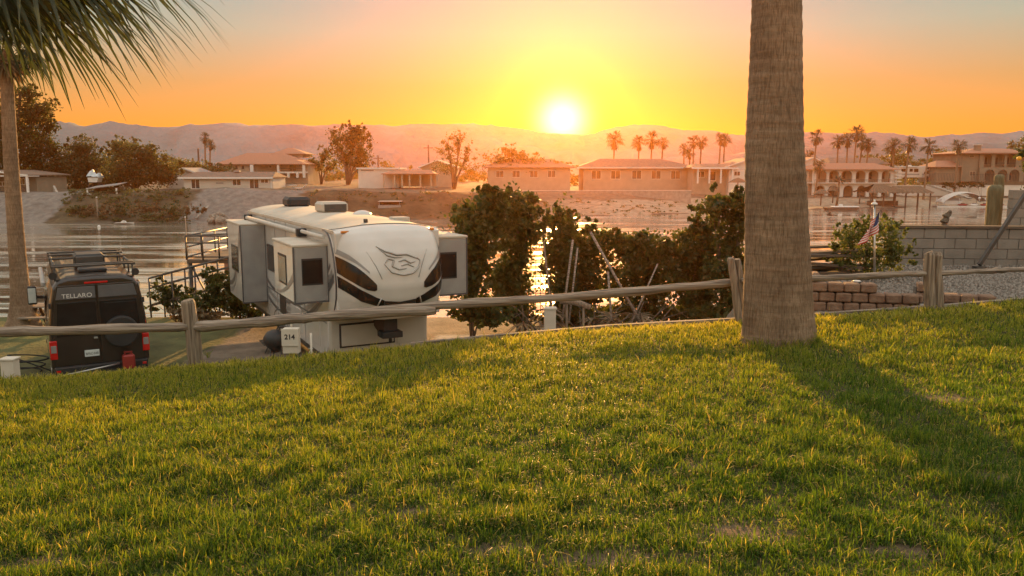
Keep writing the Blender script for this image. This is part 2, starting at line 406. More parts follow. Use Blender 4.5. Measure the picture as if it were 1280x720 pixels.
def grass():
    n = 520000
    # more blades where they show larger, fewer far away
    u = rng.random(n); y = 2.2*(12.25/2.2)**(u**.85)
    x = (rng.random(n)*2-1)*(y*.72+1.3)
    x[:n//30] = (rng.random(n//30)*2-1)*9
    keep = rng.random(n) > bare(x, y)*.97
    g1 = vnoise(x*2.2+30, y*2.2+30, 1); g2 = vnoise(x*.7+10, y*.7+40, 2); g3 = vnoise(x*7+5, y*7+5, 3); g4 = vnoise(x*16+5, y*16+5, 8)
    keep &= rng.random(n) < .35+.5*g3+.45*g4
    x, y, g1, g2, g3, g4 = [a[keep] for a in (x, y, g1, g2, g3, g4)]
    n = len(x); z = vH(x, y)-.006
    right = np.clip((x-1)/4, 0, 1)
    h = (.016+.065*np.maximum(g3-.25,0)*(.4+g1)*1.5+.030*rng.random(n)**2)*(1.0+.3*g2)+.018*(y/12)+.012*(rng.random(n)<.04)
    h = np.where(rng.random(n) < .02, h*1.7, h)
    w = .0016+.0012*rng.random(n)+.00030*y
    ph = rng.random(n)*2*np.pi; lean = np.abs(rng.normal(.38, .34, n))
    # a fifth lie almost flat as thatch
    flat = rng.random(n) < .22
    lean = np.where(flat, 1.25+.3*rng.random(n), lean)
    dx = np.cos(ph); dy = np.sin(ph)
    a2 = rng.random(n)*np.pi*2; sx = np.cos(a2)*w; sy = np.sin(a2)*w
    V = np.zeros((n, 7, 3), np.float32)
    for k, (t, wk) in enumerate(((0,1),(.4,.85),(.75,.5))):
        bend = lean*t*(.55+.75*t)
        hx = np.sin(np.minimum(bend, 1.5)); hz = np.cos(np.minimum(bend, 1.5))
        L_ = h*t
        V[:, 2*k, 0] = x+dx*L_*hx-sx*wk; V[:, 2*k, 1] = y+dy*L_*hx-sy*wk; V[:, 2*k, 2] = z+L_*hz
        V[:, 2*k+1, 0] = x+dx*L_*hx+sx*wk; V[:, 2*k+1, 1] = y+dy*L_*hx+sy*wk; V[:, 2*k+1, 2] = z+L_*hz
    bend = np.minimum(lean*1.3, 1.6)
    V[:, 6, 0] = x+dx*h*np.sin(bend); V[:, 6, 1] = y+dy*h*np.sin(bend); V[:, 6, 2] = z+h*np.cos(bend)+.003
    # blade colours: green, yellow green, straw; sunlit rim and shaded foreground painted in
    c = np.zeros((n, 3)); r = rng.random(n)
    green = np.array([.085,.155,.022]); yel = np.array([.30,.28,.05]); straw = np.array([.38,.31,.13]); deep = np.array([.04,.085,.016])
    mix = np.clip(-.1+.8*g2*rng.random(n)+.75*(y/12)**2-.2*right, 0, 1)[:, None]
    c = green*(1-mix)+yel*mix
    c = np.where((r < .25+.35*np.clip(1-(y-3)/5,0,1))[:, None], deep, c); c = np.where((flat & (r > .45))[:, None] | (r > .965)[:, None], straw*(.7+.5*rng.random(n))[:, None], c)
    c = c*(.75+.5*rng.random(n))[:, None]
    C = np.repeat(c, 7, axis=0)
    base = (np.arange(n)*7)[:, None]
    F = np.concatenate([base+np.array([[0,1,3,2]]), base+np.array([[2,3,5,4]]), base+np.array([[4,5,6,6]])])
    # triangles at the tips: keep quads by repeating is invalid, build tips apart
    q = np.concatenate([base+np.array([[0,1,3,2]]), base+np.array([[2,3,5,4]])])
    t = base+np.array([[4,5,6]])
    tri = np.concatenate([q[:, [0,1,2]], q[:, [0,2,3]], t])
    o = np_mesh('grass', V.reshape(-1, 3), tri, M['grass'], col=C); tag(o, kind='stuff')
    o['label'] = 'short backlit lawn grass covering the slope'
    # seed stalks and rough tufts
    V = []; F = []; C = []
    def stalk(p, hh, ph, ln, wd, col, head):
        b = len(V); pts = []
        for k in range(5):
            t = k/4; pts.append(Vector((p[0]+math.cos(ph)*ln*hh*t*t, p[1]+math.sin(ph)*ln*hh*t*t, p[2]+hh*t*(1-.25*ln*t))))
        for k, q in enumerate(pts):
            ww = wd*(1.0 if k < 3 else (head if k == 3 else .3))
            V.append((q.x-ww, q.y, q.z)); V.append((q.x+ww, q.y, q.z)); C.extend([col, col])
        for k in range(4): F.append((b+2*k, b+2*k+1, b+2*k+3, b+2*k+2))
    r = random.Random(5)
    for i in range(380):
        yy = 3.4*(12/3.4)**r.random(); xx = (r.random()*2-1)*(yy*.68+.4)
        col = (.30,.27,.12) if r.random() < .6 else (.16,.20,.05)
        for k in range(r.choice((1,1,2,3))):
            stalk((xx+r.gauss(0,.01), yy+r.gauss(0,.01), H(xx, yy)), .04+.05*r.random(), r.random()*6.3, .15+.5*r.random(), .0007+.00022*yy, col, 1.5)
    for (px, py, m, hh) in ((815,560,9,.15),(835,575,8,.13),(780,585,7,.12),(860,545,5,.16),(800,600,8,.1),(260,448,7,.26),(250,452,6,.3),(1050,700,6,.09),(15,640,8,.10),(430,640,5,.09),(1090,392,9,.2),(1120,392,8,.18),(1230,384,9,.18),(1200,384,8,.16),(540,600,6,.1),(690,640,6,.1)):
        g = on_ground(px, py)
        for k in range(m*2):
            stalk((g.x+r.gauss(0,.03), g.y+r.gauss(0,.03), g.z), hh*(.5+.6*r.random()), r.random()*6.3, .2+.5*r.random(), .0007+.0002*g.y, (.30,.27,.11) if r.random() < .4 else (.13,.18,.04), 1.6)
    g0 = on_ground(973, 428)
    for i in range(1500):
        a = r.random()*6.3; q = .40+.10*r.random()**2; xx = g0.x+math.cos(a)*q; yy = g0.y+math.sin(a)*q
        stalk((xx, yy, H(xx, yy)-.01), .06+.10*r.random()**2, a, .2+.5*r.random(), .002+.002*r.random(), (.16,.19,.04) if r.random() < .7 else (.34,.28,.12), .8)
    for i in range(5200):
        xx = -9+19*r.random(); yy = 11.6+.5*r.random()
        stalk((xx, yy, H(xx, min(yy, 12))-.01), .05+.09*r.random()**2, r.random()*6.3, .2+.8*r.random(), .0035+.003*r.random(), (.34,.32,.07) if r.random() < .7 else (.45,.38,.15), .7)  # brighter yellow here paints sunlight onto the rim blades
    o = np_mesh('grass_seed_stalks', V, F, M['grass'], col=np.array(C)); tag(o, kind='stuff')
    o['label'] = 'pale seed stalks standing above the lawn'
grass()

# the river
def water():
    m, nt, N, L = nodes_of('river_water')
    out = N.new('ShaderNodeOutputMaterial'); b = N.new('ShaderNodeBsdfPrincipled')
    b.inputs['Base Color'].default_value = (.97,.93,.80,1); b.inputs['Metallic'].default_value = .9; b.inputs['Roughness'].default_value = .16; b.inputs['IOR'].default_value = 1.33
    b.inputs['Specular IOR Level'].default_value = .9
    tc = N.new('ShaderNodeTexCoord'); mp = N.new('ShaderNodeMapping'); mp.inputs['Scale'].default_value = (.14,1,1); L.new(tc.outputs['Object'], mp.inputs[0])
    def nz(s, d):
        n = N.new('ShaderNodeTexNoise'); n.inputs['Scale'].default_value = s; n.inputs['Detail'].default_value = d; L.new(mp.outputs[0], n.inputs[0]); return n
    a = nz(1.3, 4); c = nz(.33, 5)
    mr = N.new('ShaderNodeMapRange'); mr.inputs[1].default_value = .44; mr.inputs[2].default_value = .60; mr.inputs[3].default_value = .05; mr.inputs[4].default_value = 1
    L.new(c.outputs[0], mr.inputs[0])
    bp = N.new('ShaderNodeBump'); bp.inputs['Distance'].default_value = .12; L.new(a.outputs[0], bp.inputs['Height']); L.new(mr.outputs[0], bp.inputs['Strength'])
    L.new(bp.outputs[0], b.inputs['Normal']); L.new(b.outputs[0], out.inputs[0])
    m2 = N.new('ShaderNodeMapRange'); m2.inputs[1].default_value = .44; m2.inputs[2].default_value = .62; m2.inputs[3].default_value = .03; m2.inputs[4].default_value = .2
    L.new(c.outputs[0], m2.inputs[0]); L.new(m2.outputs[0], b.inputs['Roughness'])
    me = MB().grid(lambda u, v: (-420+840*u, 27+165*v, 0.0), 40, 20)
    me.build('water', m, kind='structure')
water()

# desert ranges on the far side
def range_(name, pts, Y, depth, foot, col, seed, amp):
    nu = 420; nv = 16; V = []; C = []
    xs_ = [p[0] for p in pts]; zs_ = [P(px, py, Y).z for px, py in pts]; wx = [PX(px, Y) for px in xs_]
    X = np.linspace(wx[0], wx[-1], nu); r = np.random.default_rng(seed)
    top = np.interp(X, wx, zs_)
    top = top+(vnoise(X/5+50, X*0+3, seed)-.5)*amp+(vnoise(X/1.7+50, X*0+9, seed)-.5)*amp*.45
    for j in range(nv+1):
        t = j/nv                                     # 0 front foot, .6 ridge, 1 back foot
        for i in range(nu):
            if t <= .625:
                q = t/.625; s = q**1.35
            else:
                q = 1-(t-.625)/.375; s = q
            spur = (vnoise(np.array([X[i]/14+50]), np.array([j*.55]), seed+5)[0]-.5)*.55*s*(1-s)*4
            z = foot+(top[i]-foot)*max(0, s+(spur if 0 < q < 1 else 0))
            V.append((X[i], Y+(t-.625)*depth, z)); C.append(col)
    F = [(j*nu+i, j*nu+i+1, (j+1)*nu+i+1, (j+1)*nu+i) for j in range(nv) for i in range(nu-1)]
    o = np_mesh(name, V, F, M['hills'], smooth=True, col=np.array(C)); tag(o, kind='structure')
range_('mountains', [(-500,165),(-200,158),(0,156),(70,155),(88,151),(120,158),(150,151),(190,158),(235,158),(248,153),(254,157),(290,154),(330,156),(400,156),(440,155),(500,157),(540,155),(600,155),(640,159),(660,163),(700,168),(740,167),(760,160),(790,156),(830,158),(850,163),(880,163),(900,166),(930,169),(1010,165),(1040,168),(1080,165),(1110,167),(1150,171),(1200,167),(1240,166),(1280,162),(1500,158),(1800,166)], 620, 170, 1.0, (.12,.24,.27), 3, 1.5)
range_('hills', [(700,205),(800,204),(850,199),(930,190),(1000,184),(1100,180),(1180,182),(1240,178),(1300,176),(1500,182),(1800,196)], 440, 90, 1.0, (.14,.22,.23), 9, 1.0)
# ---------------------------------------------------------------- rail fence along the lawn edge
def rail_fence():
    FY = 12.25
    t = thing('rail_fence', (0, FY, H(0, 12)), label='weathered split rail fence of long grey logs along the far edge of the lawn', cat='fence')
    def L(p): return Vector(p)-Vector(t.location)
    r = random.Random(3)
    def post(px0, py0, px1, py1, w, name='post', Y=FY, split=False):
        b = P(px0, py0, Y); u = P(px1, py1, Y); b = b+(b-u)*.35
        m = MB(); n = 8; ww = w*Y/1000
        for part in ((-1,1) if split else (0,)):
            off = Vector((part*ww*.27, part*.03, part*-.012)); k = .3 if split else .5
            pts = [L(b+(u-b)*q)+off+Vector((r.gauss(0,.006), r.gauss(0,.006), 0)) for q in (0,.2,.4,.6,.8,.97,1)]
            m.tube(pts, [ww*k*s for s in (1.05,1.0,1.03,.97,1,.95,.8)], n=7, smooth=False)
        return m.build(name, M['wood_post'], t, bevel=.006)
    post(246, 457, 234, 375, 19); post(928, 400, 917, 323, 17, split=True); post(1168, 388, 1165, 316, 23, split=True)
    def rail(pp, h, Y=FY-.02, dy=0, split=0):
        pts = [L(P(px, py, Y+dy)) for px, py in pp]
        # finer, with slight wobble of a riven log
        q = []; N = 28
        for i in range(N+1):
            s = i/N*(len(pts)-1); k = min(int(s), len(pts)-2); q.append(pts[k].lerp(pts[k+1], s-k)+Vector((0, r.gauss(0,.004), r.gauss(0,.004))))
        rs = [h*Y/2000*(.93+.1*math.sin(i*.7)+r.gauss(0,.02)) for i in range(N+1)]
        rs[0] *= .7; rs[-1] *= .7
        m = MB(); m.tube(q, rs, n=9, smooth=False, sy=.8)
        return m.build('rail', M['wood'], t, bevel=.008)
    rail([(-160,420),(0,415),(120,412),(236,408)], 17, dy=-.03)
    rail([(238,409),(320,403),(420,394),(545,388)], 18, dy=.02)
    rail([(425,393),(520,384),(600,378),(700,372),(820,362),(921,352)], 15, dy=.06)
    rail([(926,351),(1000,349),(1080,345),(1160,341)], 11, dy=-.02)
    rail([(1168,342),(1230,339),(1290,336),(1420,333)], 9, dy=.03)
rail_fence()

def edging():
    t = thing('lawn_edging', (2, 12.3, H(2, 12)), label='thin timber edging board along the rim of the lawn', cat='edging')
    xs = np.linspace(-1.6, 8.6, 14); m = MB()
    for a, b in zip(xs[:-1], xs[1:]):
        m.bar(Vector((a-2, 0, zedge(a)-.02-H(2,12))), Vector((b-2, 0, zedge(b)-.02-H(2,12))), .09, .13)
    m.build('board', M['wood'], t)
edging()

# ---------------------------------------------------------------- palms
def fan_frond(m, org, az, el, pet, blade, nseg, droop, rr, wid=.03, fold=.35):
    """costapalmate fan leaf: stalk, then blades radiating in a shallow V, tips bending down"""
    d = Vector((math.cos(az)*math.cos(el), math.sin(az)*math.cos(el), math.sin(el)))
    side = Vector((-math.sin(az), math.cos(az), 0)); up = side.cross(d).normalized()*-1
    if up.z < 0: up = -up
    p1 = org+d*pet*.5+Vector((0,0,-pet*.03)); p2 = org+d*pet+Vector((0,0,-pet*.16*droop))
    m.tube([org, p1, p2], [.022, .016, .011], n=4)
    d2 = (p2-p1).normalized()
    for i in range(nseg):
        a = (i/(nseg-1)-.5)*R(210); L_ = blade*(.62+.38*math.cos(a*.8))*(.9+.2*rr.random())
        v = (d2*math.cos(a)+side*math.sin(a)+up*fold*(.4-abs(a)/3)).normalized()
        n = v.cross(up); n = n.normalized() if n.length > 1e-4 else side
        pts = []; ns = 6
        for k in range(ns+1):
            s = k/ns; dr = droop*(s**2.2)*(.42+.3*rr.random()*0+.25*abs(math.sin(i*3.7)))
            pts.append(p2+v*L_*s*(1-.12*dr)+Vector((0,0,-dr*L_*.75)))
        vs = []; fs = []
        for k, q in enumerate(pts):
            s = k/ns; w = wid*(.35+1.1*min(s*2.2,1))*(1 if s < .5 else (1-(s-.5)/.52)**.9)
            vs += [q-n*w, q+n*w, q-up*w*.35]
        for k in range(ns):
            b = 3*k; fs += [(b, b+2, b+5, b+3), (b+2, b+1, b+4, b+5)]
        m.add(vs, fs)

def trunk_mesh(m, base, top, r0, r1, flare=1.35, n=20, rows=40, rough=.02, rr=None, lean=None):
    rr = rr or random.Random(1); vs = []; fs = []
    ph = [rr.random()*6.3 for _ in range(n)]
    for j in range(rows+1):
        t = j/rows; c = Vector(base).lerp(Vector(top), t)
        if lean: c = c+Vector(lean)*math.sin(t*math.pi)
        h = (Vector(top)-Vector(base)).length*t
        rad = r0*(1-t)+r1*t; rad *= 1+(flare-1)*math.exp(-h/.55)
        rad *= 1+.5*rough*math.sin(j*2.4)
        for i in range(n):
            a = 2*math.pi*i/n; q = rad*(1+rough*.5*math.sin(a*5+ph[0])+rough*rr.gauss(0,.4))
            vs.append(c+Vector((math.cos(a)*q, math.sin(a)*q, 0)))
    for j in range(rows):
        for i in range(n): fs.append((j*n+i, j*n+(i+1)%n, (j+1)*n+(i+1)%n, (j+1)*n+i))
    fs.append(tuple(rows*n+i for i in range(n)))
    m.add(vs, fs, True)

def palm_bark():
    m, nt, N, L = nodes_of('palm_bark')
    out = N.new('ShaderNodeOutputMaterial'); b = N.new('ShaderNodeBsdfPrincipled'); b.inputs['Roughness'].default_value = .9; b.inputs['Specular IOR Level'].default_value = .25
    tc = N.new('ShaderNodeTexCoord')
    def nz(st, sc, det, rgh=.6):
        mp = N.new('ShaderNodeMapping'); mp.inputs['Scale'].default_value = st; L.new(tc.outputs['Object'], mp.inputs[0])
        n = N.new('ShaderNodeTexNoise'); n.inputs['Scale'].default_value = sc; n.inputs['Detail'].default_value = det; n.inputs['Roughness'].default_value = rgh
        L.new(mp.outputs[0], n.inputs[0]); return n.outputs[0]
    fis = nz((1,1,.10), 60, 6); rings = nz((.12,.12,1), 16, 4); big = nz((1,1,.6), 2.2, 5); fine = nz((1,1,.25), 110, 3)
    def ramp(src, stops):
        r = N.new('ShaderNodeValToRGB')
        for k, (p, c) in enumerate(stops):
            e = r.color_ramp.elements[k] if k < 2 else r.color_ramp.elements.new(p)
            e.position = p; e.color = (*c, 1)
        L.new(src, r.inputs[0]); return r.outputs[0]
    base = ramp(big, ((.3,(.23,.155,.10)),(.7,(.40,.29,.195))))
    fr = ramp(fis, ((.36,(.60,.56,.52)),(.55,(1,1,1))))
    rr_ = ramp(rings, ((.35,(.74,.72,.70)),(.6,(1.0,1.0,1.0))))
    def mul(a, c, f=1):
        x = N.new('ShaderNodeMix'); x.data_type = 'RGBA'; x.blend_type = 'MULTIPLY'; x.inputs[0].default_value = f
        L.new(a, x.inputs[6]); L.new(c, x.inputs[7]); return x.outputs[2]
    L.new(mul(mul(base, fr), rr_, .8), b.inputs['Base Color'])
    def math_(op, a, c):
        x = N.new('ShaderNodeMath'); x.operation = op
        for k, v in enumerate((a, c)):
            if isinstance(v, (int, float)): x.inputs[k].default_value = v
            else: L.new(v, x.inputs[k])
        return x.outputs[0]
    h = math_('ADD', math_('ADD', math_('MULTIPLY', fis, .9), math_('MULTIPLY', rings, .6)), math_('MULTIPLY', fine, .25))
    bp = N.new('ShaderNodeBump'); bp.inputs['Strength'].default_value = 1; bp.inputs['Distance'].default_value = .03
    L.new(h, bp.inputs['Height']); L.new(bp.outputs[0], b.inputs['Normal']); L.new(b.outputs[0], out.inputs[0])
    return m
M['palm_bark'] = palm_bark()

def near_palm():
    g = on_ground(973, 428); Y = g.y
    t = thing('palm_tree', g, label='thick grey brown palm trunk standing on the lawn in front of the rail fence', cat='palm tree')
    # outline read at several heights
    rows = [(972,432,47),(973,410,44.5),(972,380,42.5),(972,340,40),(971,290,38.5),(970,240,37),(968,180,35),(969,120,32.5),(970,60,30.5),(971,0,29),(973,-100,27)]
    cs = []
    for px, py, hw in rows:
        p = P(px, py, Y); cs.append((p.z-g.z, p.x-g.x, hw*Y/1000*1.0))
    zs = [c[0] for c in cs]; zs[0] = -.1
    top = 9.2; zs.append(top); xs_ = [c[1] for c in cs]+[.1]; rs_ = [c[2] for c in cs]+[.2]
    n = 96; nr = 300; th = np.linspace(0, 2*np.pi, n, endpoint=False)
    Z = np.linspace(-.1, top, nr); V = np.zeros((nr, n, 3))
    rg = np.random.default_rng(4)
    for j, z in enumerate(Z):
        rad = np.interp(z, zs, rs_); cx = np.interp(z, zs, xs_)
        ring = .0035*math.sin(z*38+.8*math.sin(z*7))+.0012*rg.normal()
        fiss = (vnoise(th*12/(2*np.pi)*3+3, np.full(n, z*1.1), 6)-.5)*.022*min(1, max(.25, 1.3-z*.35))
        rr = rad+ring*min(1, .4+z*.3)+fiss
        if z < .22: rr = rr+.02*(1-z/.22)**2*(.6+.8*vnoise(th*3, th*0, 8))
        V[j, :, 0] = cx+np.cos(th)*rr; V[j, :, 1] = np.sin(th)*rr; V[j, :, 2] = z
    F = [(j*n+i, j*n+(i+1)%n, (j+1)*n+(i+1)%n, (j+1)*n+i) for j in range(nr-1) for i in range(n)]
    o = np_mesh('trunk', V.reshape(-1,3), F, M['palm_bark'], t, smooth=True)
    rr = random.Random(2); m = MB()
    for i in range(26):
        fan_frond(m, Vector((.1,0,top)), rr.random()*6.3, R(-35+100*rr.random()), .9, 1.1, 15, 1, rr, wid=.035)
    m.build('crown', M['palm_leaf'], t)
near_palm()

def corner_palm():
    # trunk just outside the picture, fronds hanging into its upper left corner
    Y = 7.6; c = P(-95, -105, Y); x0 = c.x-.1; g = H(x0, Y)
    t = thing('palm_tree', (x0, Y, g), label='palm with drooping green fronds filling the upper left corner of the sky', cat='palm tree')
    o = Vector((x0, Y, g))
    m = MB(); trunk_mesh(m, (-.55,0,-.1), (.1,0,c.z-g), .26, .2, flare=1.15, rows=60); m.build('trunk', M['palm_bark'], t)
    rr = random.Random(12)
    # (azimuth from +x towards +y, elevation, stalk, blade)
    fr = [(4,2,1.15,1.55),(-14,-10,1.05,1.35),(22,-6,1.0,1.4),(40,-14,1.0,1.2),(-32,-16,.85,1.3),(-10,18,1.2,1.45),(28,14,1.2,1.4),(60,-24,.9,1.15),(-55,-24,.8,1.1),
          (90,-15,1,1.2),(130,-10,1,1.2),(170,5,1,1.3),(210,-10,1,1.3),(250,0,1,1.2),(290,-10,1,1.2),(75,30,1,1.2),(150,40,1,1.2),(240,35,1,1.2),(320,45,1,1.2),(-20,-38,.55,1.0)]
    for k, (az, el, pe, bl) in enumerate(fr):
        f = MB(); fan_frond(f, c-o, R(az), R(el), pe, bl, 30, 1.0, rr, wid=.021, fold=.25)
        f.build('frond', M['palm_leaf'], t)
    m = MB()
    for k in range(16):                       # dry blades hanging down
        a = rr.random()*6.3; q = c-o+Vector((.25*math.cos(a), .25*math.sin(a), -.15)); m.tube([q, q+Vector((.1*math.cos(a),.1*math.sin(a),-.7)), q+Vector((.12*math.cos(a),.12*math.sin(a),-1.2-.3*rr.random()))], [.02,.016,.003], n=4)
    m.build('dry_blades', M['palm_dry'], t)
corner_palm()

def bank_palm():
    Y = 25.2; b = P(28, 392, Y); top = P(7, 62, Y); g = H(b.x, Y)
    t = thing('palm_tree', (b.x, Y, g), label='slender palm trunk flaring at its base beside the picnic table', cat='palm tree')
    o = Vector((b.x, Y, g)); m = MB()
    trunk_mesh(m, (0,0,-.1), top-o, .27, .17, flare=2.5, n=28, rows=90, rough=.03, lean=(-.06,0,0)); m.build('trunk', M['palm_bark'], t)
    rr = random.Random(5)
    for i in range(20):
        f = MB(); fan_frond(f, top-o+Vector((0,0,.3)), i*2.4, R(-48+95*rr.random()), .8, .85, 16, 1.1, rr, wid=.03); f.build('frond', M['palm_leaf'], t)
    m = MB()
    for i in range(16): fan_frond(m, top-o, rr.random()*6.3, R(-75+20*rr.random()), .35, .6, 9, .5, rr, wid=.028)
    m.build('dead_frond_skirt', M['palm_dry'], t)
bank_palm()

# ---------------------------------------------------------------- leaves and trees
def leaves(n, clumps, size, seed=0, flat=0, spread=.9):
    """clumps: (x,y,z,rx,ry,rz,weight): leaf rhombi gathered in sub-clumps through each crown volume"""
    r = np.random.default_rng(seed); V = []; tot = sum(c[6] for c in clumps)
    for c in clumps:
        k = max(8, int(n*c[6]/tot)); sub = max(3, int(k/55))
        d = r.normal(size=(sub, 3)); d /= np.linalg.norm(d, axis=1)[:, None]; rad = r.random(sub)**.45
        cen = d*rad[:, None]*np.array(c[3:6])+np.array(c[0:3])
        idx = r.integers(0, sub, k); sig = np.array(c[3:6])*.17*(.6+.8*r.random(sub))[idx][:, None]
        p = cen[idx]+r.normal(size=(k, 3))*sig
        a = r.normal(size=(k, 3)); a /= np.linalg.norm(a, axis=1)[:, None]
        b = r.normal(size=(k, 3)); b -= a*(a*b).sum(1)[:, None]; b /= np.linalg.norm(b, axis=1)[:, None]
        L_ = size*(.6+.8*r.random(k))[:, None]; W = L_*.34
        V.append(np.stack([p-a*L_*.5, p+b*W, p+a*L_*.5, p-b*W], axis=1))
    V = np.concatenate(V); m = len(V)
    return V.reshape(-1, 3), (np.arange(m)*4)[:, None]+np.array([[0,1,2,3]])

def tree(name, base, clumps, n, size, leaf, label, group=None, cat='tree', trunk=True, seed=0, bark=None, stems=1, trunk_r=None, rel=True):
    """clumps in metres relative to the base"""
    t = thing(name, base, label=label, cat=cat, group=group); rr = random.Random(seed)
    v, f = leaves(n, clumps, size, seed)
    np_mesh('crown' if trunk else 'foliage', v, f, leaf, t)
    m = MB(); hh = max(c[2]+c[5]*.3 for c in clumps)
    r0 = trunk_r or hh*.03
    wmax = max(c[6] for c in clumps); clumps = [c for c in clumps if c[6] > .15*wmax]
    for s in range(stems):
        a = rr.random()*6.3; q0 = Vector((.12*hh*.3*math.cos(a)*(stems > 1), .04*hh*math.sin(a)*(stems > 1), -.15))
        for c in (clumps if stems == 1 else clumps[s::stems]):
            cc = Vector(c[:3]); fork = q0.lerp(Vector((cc.x*.35, cc.y*.35, min(cc.z, hh)*.45)), .8)
            m.tube([q0, fork, cc.lerp(fork, .25), cc+Vector((0,0,c[5]*.35))], [r0, r0*.7, r0*.35, r0*.08], n=6)
            for k in range(3):
                e = cc+Vector((rr.uniform(-.7,.7)*c[3], rr.uniform(-.7,.7)*c[4], rr.uniform(-.2,.8)*c[5]))
                m.tube([cc.lerp(fork, .5), cc.lerp(e, .4), e], [r0*.35, r0*.2, r0*.05], n=5)
    m.build('trunk' if trunk else 'stems', bark or M['bark'], t)
    return t

def tree_px(name, px, pyb, Y, blobs, n, size, leaf, label, z=None, **kw):
    """blobs given as (px, py, half width px, half height px) of each lobe of the crown"""
    x = PX(px, Y); zb = H(x, Y) if z is None else z; base = Vector((x, Y, zb)); cl = []; rr = random.Random(px)
    for (bx, by, rx, ry) in blobs:
        p = P(bx, by, Y); s = Y/1000
        cl.append((p.x-x, rr.uniform(-.3,.3)*rx*s, p.z-zb, rx*s, rx*s*.85, ry*s, rx*ry))
        for q in range(5):                        # loose sprays breaking the outline
            a = rr.uniform(-.3, 3.4); f = rr.uniform(.95, 1.2); k = rr.uniform(.14,.26)
            cl.append((p.x-x+math.cos(a)*rx*s*f, rr.uniform(-.6,.6)*rx*s, max(.1, p.z-zb+math.sin(a)*ry*s*f), rx*s*k, rx*s*k, ry*s*k*1.3, rx*ry*.045))
    return tree(name, base, cl, n, size, leaf, label, seed=px, **kw)

# shrubs in front of the river
OL = 'big oleander shrubs massed along the river bank'
SH = [
 (590,21.8,[(585,345,28,45),(600,285,34,38),(612,258,26,22),(575,310,18,26),(600,392,36,16)],12000,'dark bushy oleander just past the trailer slide-out'),
 (650,24.5,[(640,350,30,45),(650,290,32,35),(648,258,25,20),(640,392,34,16)],11000,'dark oleander between the trailer and the leaning poles, gap of water at its right side'),
 (703,26.0,[(703,345,22,50),(700,300,20,36),(708,392,24,14)],6500,'narrow added oleander behind the two upright poles, hiding the water glint'),  # added to fill the gap and block the sun glint
 (730,27.0,[(725,350,42,36),(738,312,38,26),(712,285,26,18),(730,392,48,16)],11000,'oleander behind the leaning poles'),
 (805,26.5,[(800,352,40,36),(815,318,38,24),(785,305,28,16),(800,392,44,14)],11000,'lower oleander behind the end of the brush pile'),
 (868,25.5,[(865,350,36,40),(872,312,32,26),(880,285,18,18),(865,390,38,14)],10000,'oleander two steps from the big palm trunk with water showing through its top'),
 (915,24.0,[(912,355,30,42),(912,300,18,34),(898,256,30,18),(925,262,20,24),(905,392,34,12)],9500,'tallest oleander right behind the split fence post'),
 (965,24.2,[(960,350,30,42),(958,300,22,30)],3000,'oleander hidden mostly behind the big palm trunk')]
for k, (px, Y, bl, n, lb) in enumerate(SH):
    tree_px('oleander_shrub', px, 400, Y, bl, n, .14, M['leaf_shrub'], lb, group=OL, cat='shrub', trunk=False, stems=5, trunk_r=.05)
tree_px('feathery_shrub', 1085, 350, 14.9, [(1080,325,34,20),(1062,300,18,20),(1108,300,22,24),(1085,290,12,16),(1122,325,18,14),(1050,325,16,12),(1075,280,7,10),(1118,285,8,12),(1135,310,8,12),(1045,305,7,12)], 8500, .05, M['leaf_bright'], 'feathery yellow green shrub in front of the block wall beside the flag', cat='shrub', trunk=False, stems=6, trunk_r=.018)
tree_px('bank_shrub', 212, 385, 27.6, [(205,365,18,16),(222,372,20,14),(200,385,14,8)], 2600, .10, M['leaf_shrub'], 'sparse upright shrub below the ramp handrail, right of the van', cat='shrub', trunk=False, stems=5, trunk_r=.02, group='low shrubs on the near river bank')
tree_px('bank_shrub', 262, 390, 27.0, [(255,378,24,14),(280,372,22,18),(268,350,18,16)], 4200, .11, M['leaf_shrub'], 'dark bush under the river platform', cat='shrub', trunk=False, stems=5, trunk_r=.02, group='low shrubs on the near river bank')
tree_px('bank_shrub', 308, 390, 27.2, [(300,380,20,14),(318,392,22,12),(298,356,12,14)], 3200, .11, M['leaf_shrub'], 'dark bush under the rear slide-out of the trailer', cat='shrub', trunk=False, stems=5, trunk_r=.02, group='low shrubs on the near river bank')
tree_px('dry_brush', 235, 395, 26.4, [(232,392,22,7),(260,396,20,6)], 1800, .12, M['leaf_dry'], 'heap of dry pruned twigs on the grass below the river platform', cat='brush', trunk=False, stems=4, trunk_r=.015)

# ---------------------------------------------------------------- masonry on the right
def block_courses(t, a, b, ztop_fn, z0, bl, bh, th, mt, gap=.012, seed=1, name='blocks', bev=.012, jit=.0):
    a = Vector((a[0], a[1], 0)); b = Vector((b[0], b[1], 0)); d = (b-a); Ln = d.length; d.normalize(); nrm = Vector((d.y, -d.x, 0)); rr = random.Random(seed)
    m = MB(); ang = math.atan2(d.y, d.x); z = z0; k = 0
    while z < 20:
        any_ = False; s = -bl*(.5 if k % 2 else 0)
        while s < Ln:
            s0 = max(0, s); s1 = min(Ln, s+bl)
            if s1-s0 > .05 and z+bh*.55 < ztop_fn((s0+s1)/2):
                any_ = True; mid = a+d*((s0+s1)/2); off = rr.uniform(-jit, jit)
                m.T = Matrix.Translation((mid.x-t.location.x, mid.y-t.location.y, z-t.location.z)) @ Matrix.Rotation(ang, 4, 'Z')
                m.box(-(s1-s0)/2+gap/2, (s1-s0)/2-gap/2, -th/2+off, th/2, gap/2, bh-gap/2, bev)
            s += bl
        k += 1; z += bh
        if not any_ and k > 2: break
    m.T = None
    return m.build(name, mt, t)
